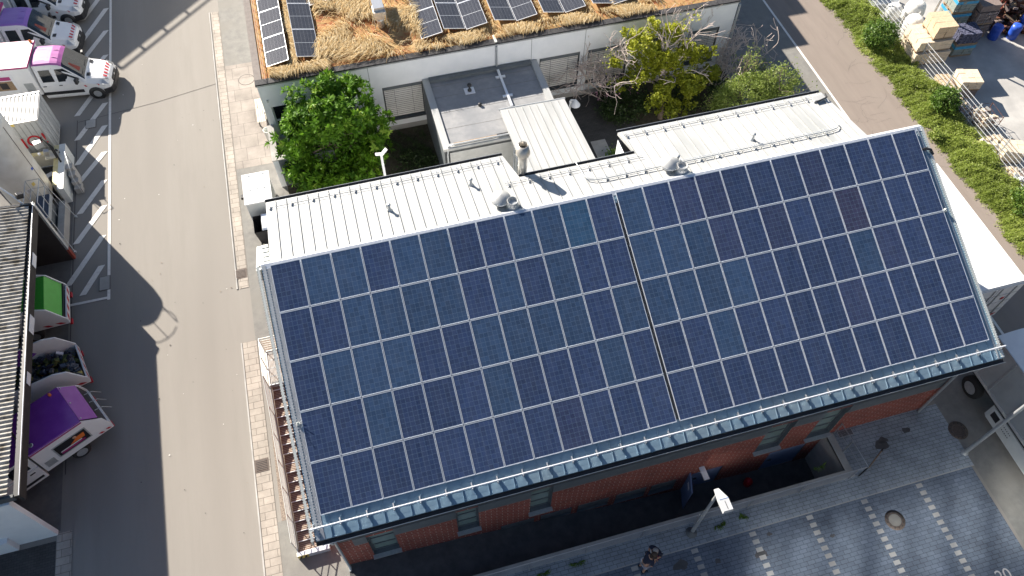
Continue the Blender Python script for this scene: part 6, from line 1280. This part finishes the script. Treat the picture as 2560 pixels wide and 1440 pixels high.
part('pole', L4, lambda b: b.tube([(14.55, 11.0, 0), (14.55, 11.0, 2.35), (14.62, 11.0, 2.42)], .06, 'white_paint', 8)); part('lamp_shade', L4, lambda b: b.lathe((14.8, 10.95, 2.1), [(.27, 0), (.05, .32), (0, .33)], 'white_paint', 16)); part('arm', L4, lambda b: b.tube([(14.6, 11.0, 2.42), (14.8, 10.95, 2.42)], .03, 'white_paint', 6))
PR = thing('paddling_ring', 'pink toy tub with pale middle standing in the courtyard shade', 'toy tub', (17.55, 9.75, 0)); part('ring', PR, lambda b: b.lathe((17.55, 9.75, 0), [(.14, .02), (.22, .0), (.27, .08), (.25, .16), (.17, .15), (.15, .06)], 'pinkplastic', 20, cap=False)); part('middle', PR, lambda b: b.lathe((17.55, 9.75, 0), [(.16, .05), (0, .06)], 'concrete', 16, cap=False))
# ---------------------------------------------------------------- two people
def person(label, loc, yaw, lean, shirt, hairm, long_hair, handz, bag):
    """standing, facing local +x, both forearms held out in front"""
    T = thing('person', label, 'person', loc, 'two people standing together in the parking court')
    Q = Matrix.Translation(Vector(loc)) @ Matrix.Rotation(yaw, 4, 'Z')
    def w(*p): return tuple(Q @ Vector(p))
    lx = lambda z: lean * max(0, z - .95)
    J = [(0, 0, .96), (lx(1.15), 0, 1.15), (lx(1.35), 0, 1.36), (lx(1.48) + .01, 0, 1.47), (lx(1.55) + .04, 0, 1.55), (lx(1.66) + .08, 0, 1.66), (lx(1.75) + .07, 0, 1.72)]
    Rr = [(.125, .16), (.105, .14), (.115, .165), (.075, .08), (.055, .055), (.085, .075), (.05, .05)]
    Ed = [(i, i + 1) for i in range(6)]
    def limb(start, pts, rads):
        p = start
        for q, r in zip(pts, rads): J.append(q); Rr.append((r, r)); Ed.append((p, len(J) - 1)); p = len(J) - 1
        return p
    hands = []
    for s in (-1, 1):
        limb(0, [(.0, s * .10, .88), (.03, s * .115, .5), (.0, s * .12, .10), (.07, s * .13, .045), (.17, s * .145, .035)], [.085, .058, .042, .04, .03])
        hx = .36 + lx(handz)
        limb(2, [(lx(1.4), s * .19, 1.40), (lx(1.15) + .05, s * .24, 1.14), (hx - .06, s * .12, handz), (hx, s * .10, handz + .01)], [.055, .042, .03, .036])
        hands.append((hx, s))
    J = [w(*j) for j in J]
    skin_mesh('body', J, Ed, Rr, 'skin', T, 1)
    def fingers(b):
        for hx, s in hands:
            for k in range(4):
                y = s * .10 + (k - 1.5) * .019; L = (.055, .07, .066, .05)[k]
                b.tube([w(hx + .02, y, handz + .01), (w(hx + .02 + L * .6, y, handz + .004)), w(hx + .02 + L, y - s * .004, handz - .018)], [.0095, .009, .007], 'skin', 6)
            b.tube([w(hx - .01, s * .10 - s * .03, handz + .012), w(hx + .03, s * .10 - s * .055, handz + .018), w(hx + .055, s * .10 - s * .05, handz + .01)], [.011, .010, .008], 'skin', 6)
    part('fingers', T, fingers)
    JS = [w(lx(1.0), 0, .95), w(lx(1.15), 0, 1.15), w(lx(1.36), 0, 1.37), w(lx(1.46), 0, 1.45)]; RS = [(.135, .175), (.125, .16), (.13, .175), (.085, .11)]; ES = [(0, 1), (1, 2), (2, 3)]
    for s in (-1, 1):
        n0 = len(JS); JS += [w(lx(1.4), s * .20, 1.41), w(lx(1.25) + .03, s * .235, 1.24)]; RS += [(.075, .075), (.068, .068)]; ES += [(2, n0), (n0, n0 + 1)]
    skin_mesh('shirt', JS, ES, RS, shirt, T, 1)
    JP = [w(0, 0, .98)]; RP = [(.135, .17)]; EP = []
    for s in (-1, 1):
        n0 = len(JP); JP += [w(.0, s * .10, .86), w(.03, s * .115, .55)]; RP += [(.105, .105), (.085, .085)]; EP += [(0, n0), (n0, n0 + 1)]
    skin_mesh('shorts', JP, EP, RP, 'cloth_white', T, 1)
    hx, hz = lx(1.66) + .06, 1.70
    def hair(b):
        c = w(hx, 0, hz); b.lathe(c, [(.098, -.03), (.104, .02), (.09, .065), (.055, .095), (0, .105)], hairm, 14)
        if long_hair: b.tube([w(hx - .06, 0, hz + .02), w(hx - .09, .0, hz - .15), w(hx - .05, .02, hz - .34)], [.09, .085, .05], hairm, 10); [b.tube([w(hx + .0, s * .08, hz), w(hx + .04, s * .09, hz - .15), w(hx + .06, s * .09, hz - .3)], [.045, .05, .03], hairm, 8) for s in (-1, 1)]
    part('hair', T, hair)
    def face(b):
        b.tube([w(hx + .098, 0, hz - .03), w(hx + .122, 0, hz - .06)], [.010, .014], 'skin', 6)
        for s in (-1, 1): b.tube([w(hx + .09, s * .033, hz - .025), w(hx + .1, s * .033, hz - .025)], .009, 'black_paint', 6); b.tube([w(hx + .01, s * .09, hz - .02), w(hx + .01, s * .10, hz - .06)], .018, 'skin', 6)
        b.tube([w(hx + .09, -.022, hz - .095), w(hx + .094, .022, hz - .095)], .006, 'red_dull', 5)
    part('face', T, face)
    for s in (-1, 1): part('shoe', T, lambda b: b.tube([w(-.06, s * .12, .045), w(.08, s * .13, .05), w(.2, s * .145, .035)], [.05, .052, .035], 'cloth_dark', 8))
    if bag:
        bg_ = MB(); q = w(.5 + lx(handz), 0, handz - .06); bg_.obox(q, (.22, .16, .14), 'cloth_dark', yaw + .3); bg_.obox((q[0], q[1], q[2] + .075), (.2, .13, .01), 'magenta', yaw + .3); tag(bg_.build('handbag', None, .02), 'dark bag with pink rim held open between the two people', 'bag')
person('grey haired person in dark shirt and white shorts looking down', (10.93, -10.66, .013), R_(215), .22, 'navy', 'hair_grey', False, 1.08, False)
person('long haired person in dark shirt and white shorts holding the bag', (10.42, -10.92, .013), R_(5), .28, 'navy', 'hair_brown', True, 1.02, True)
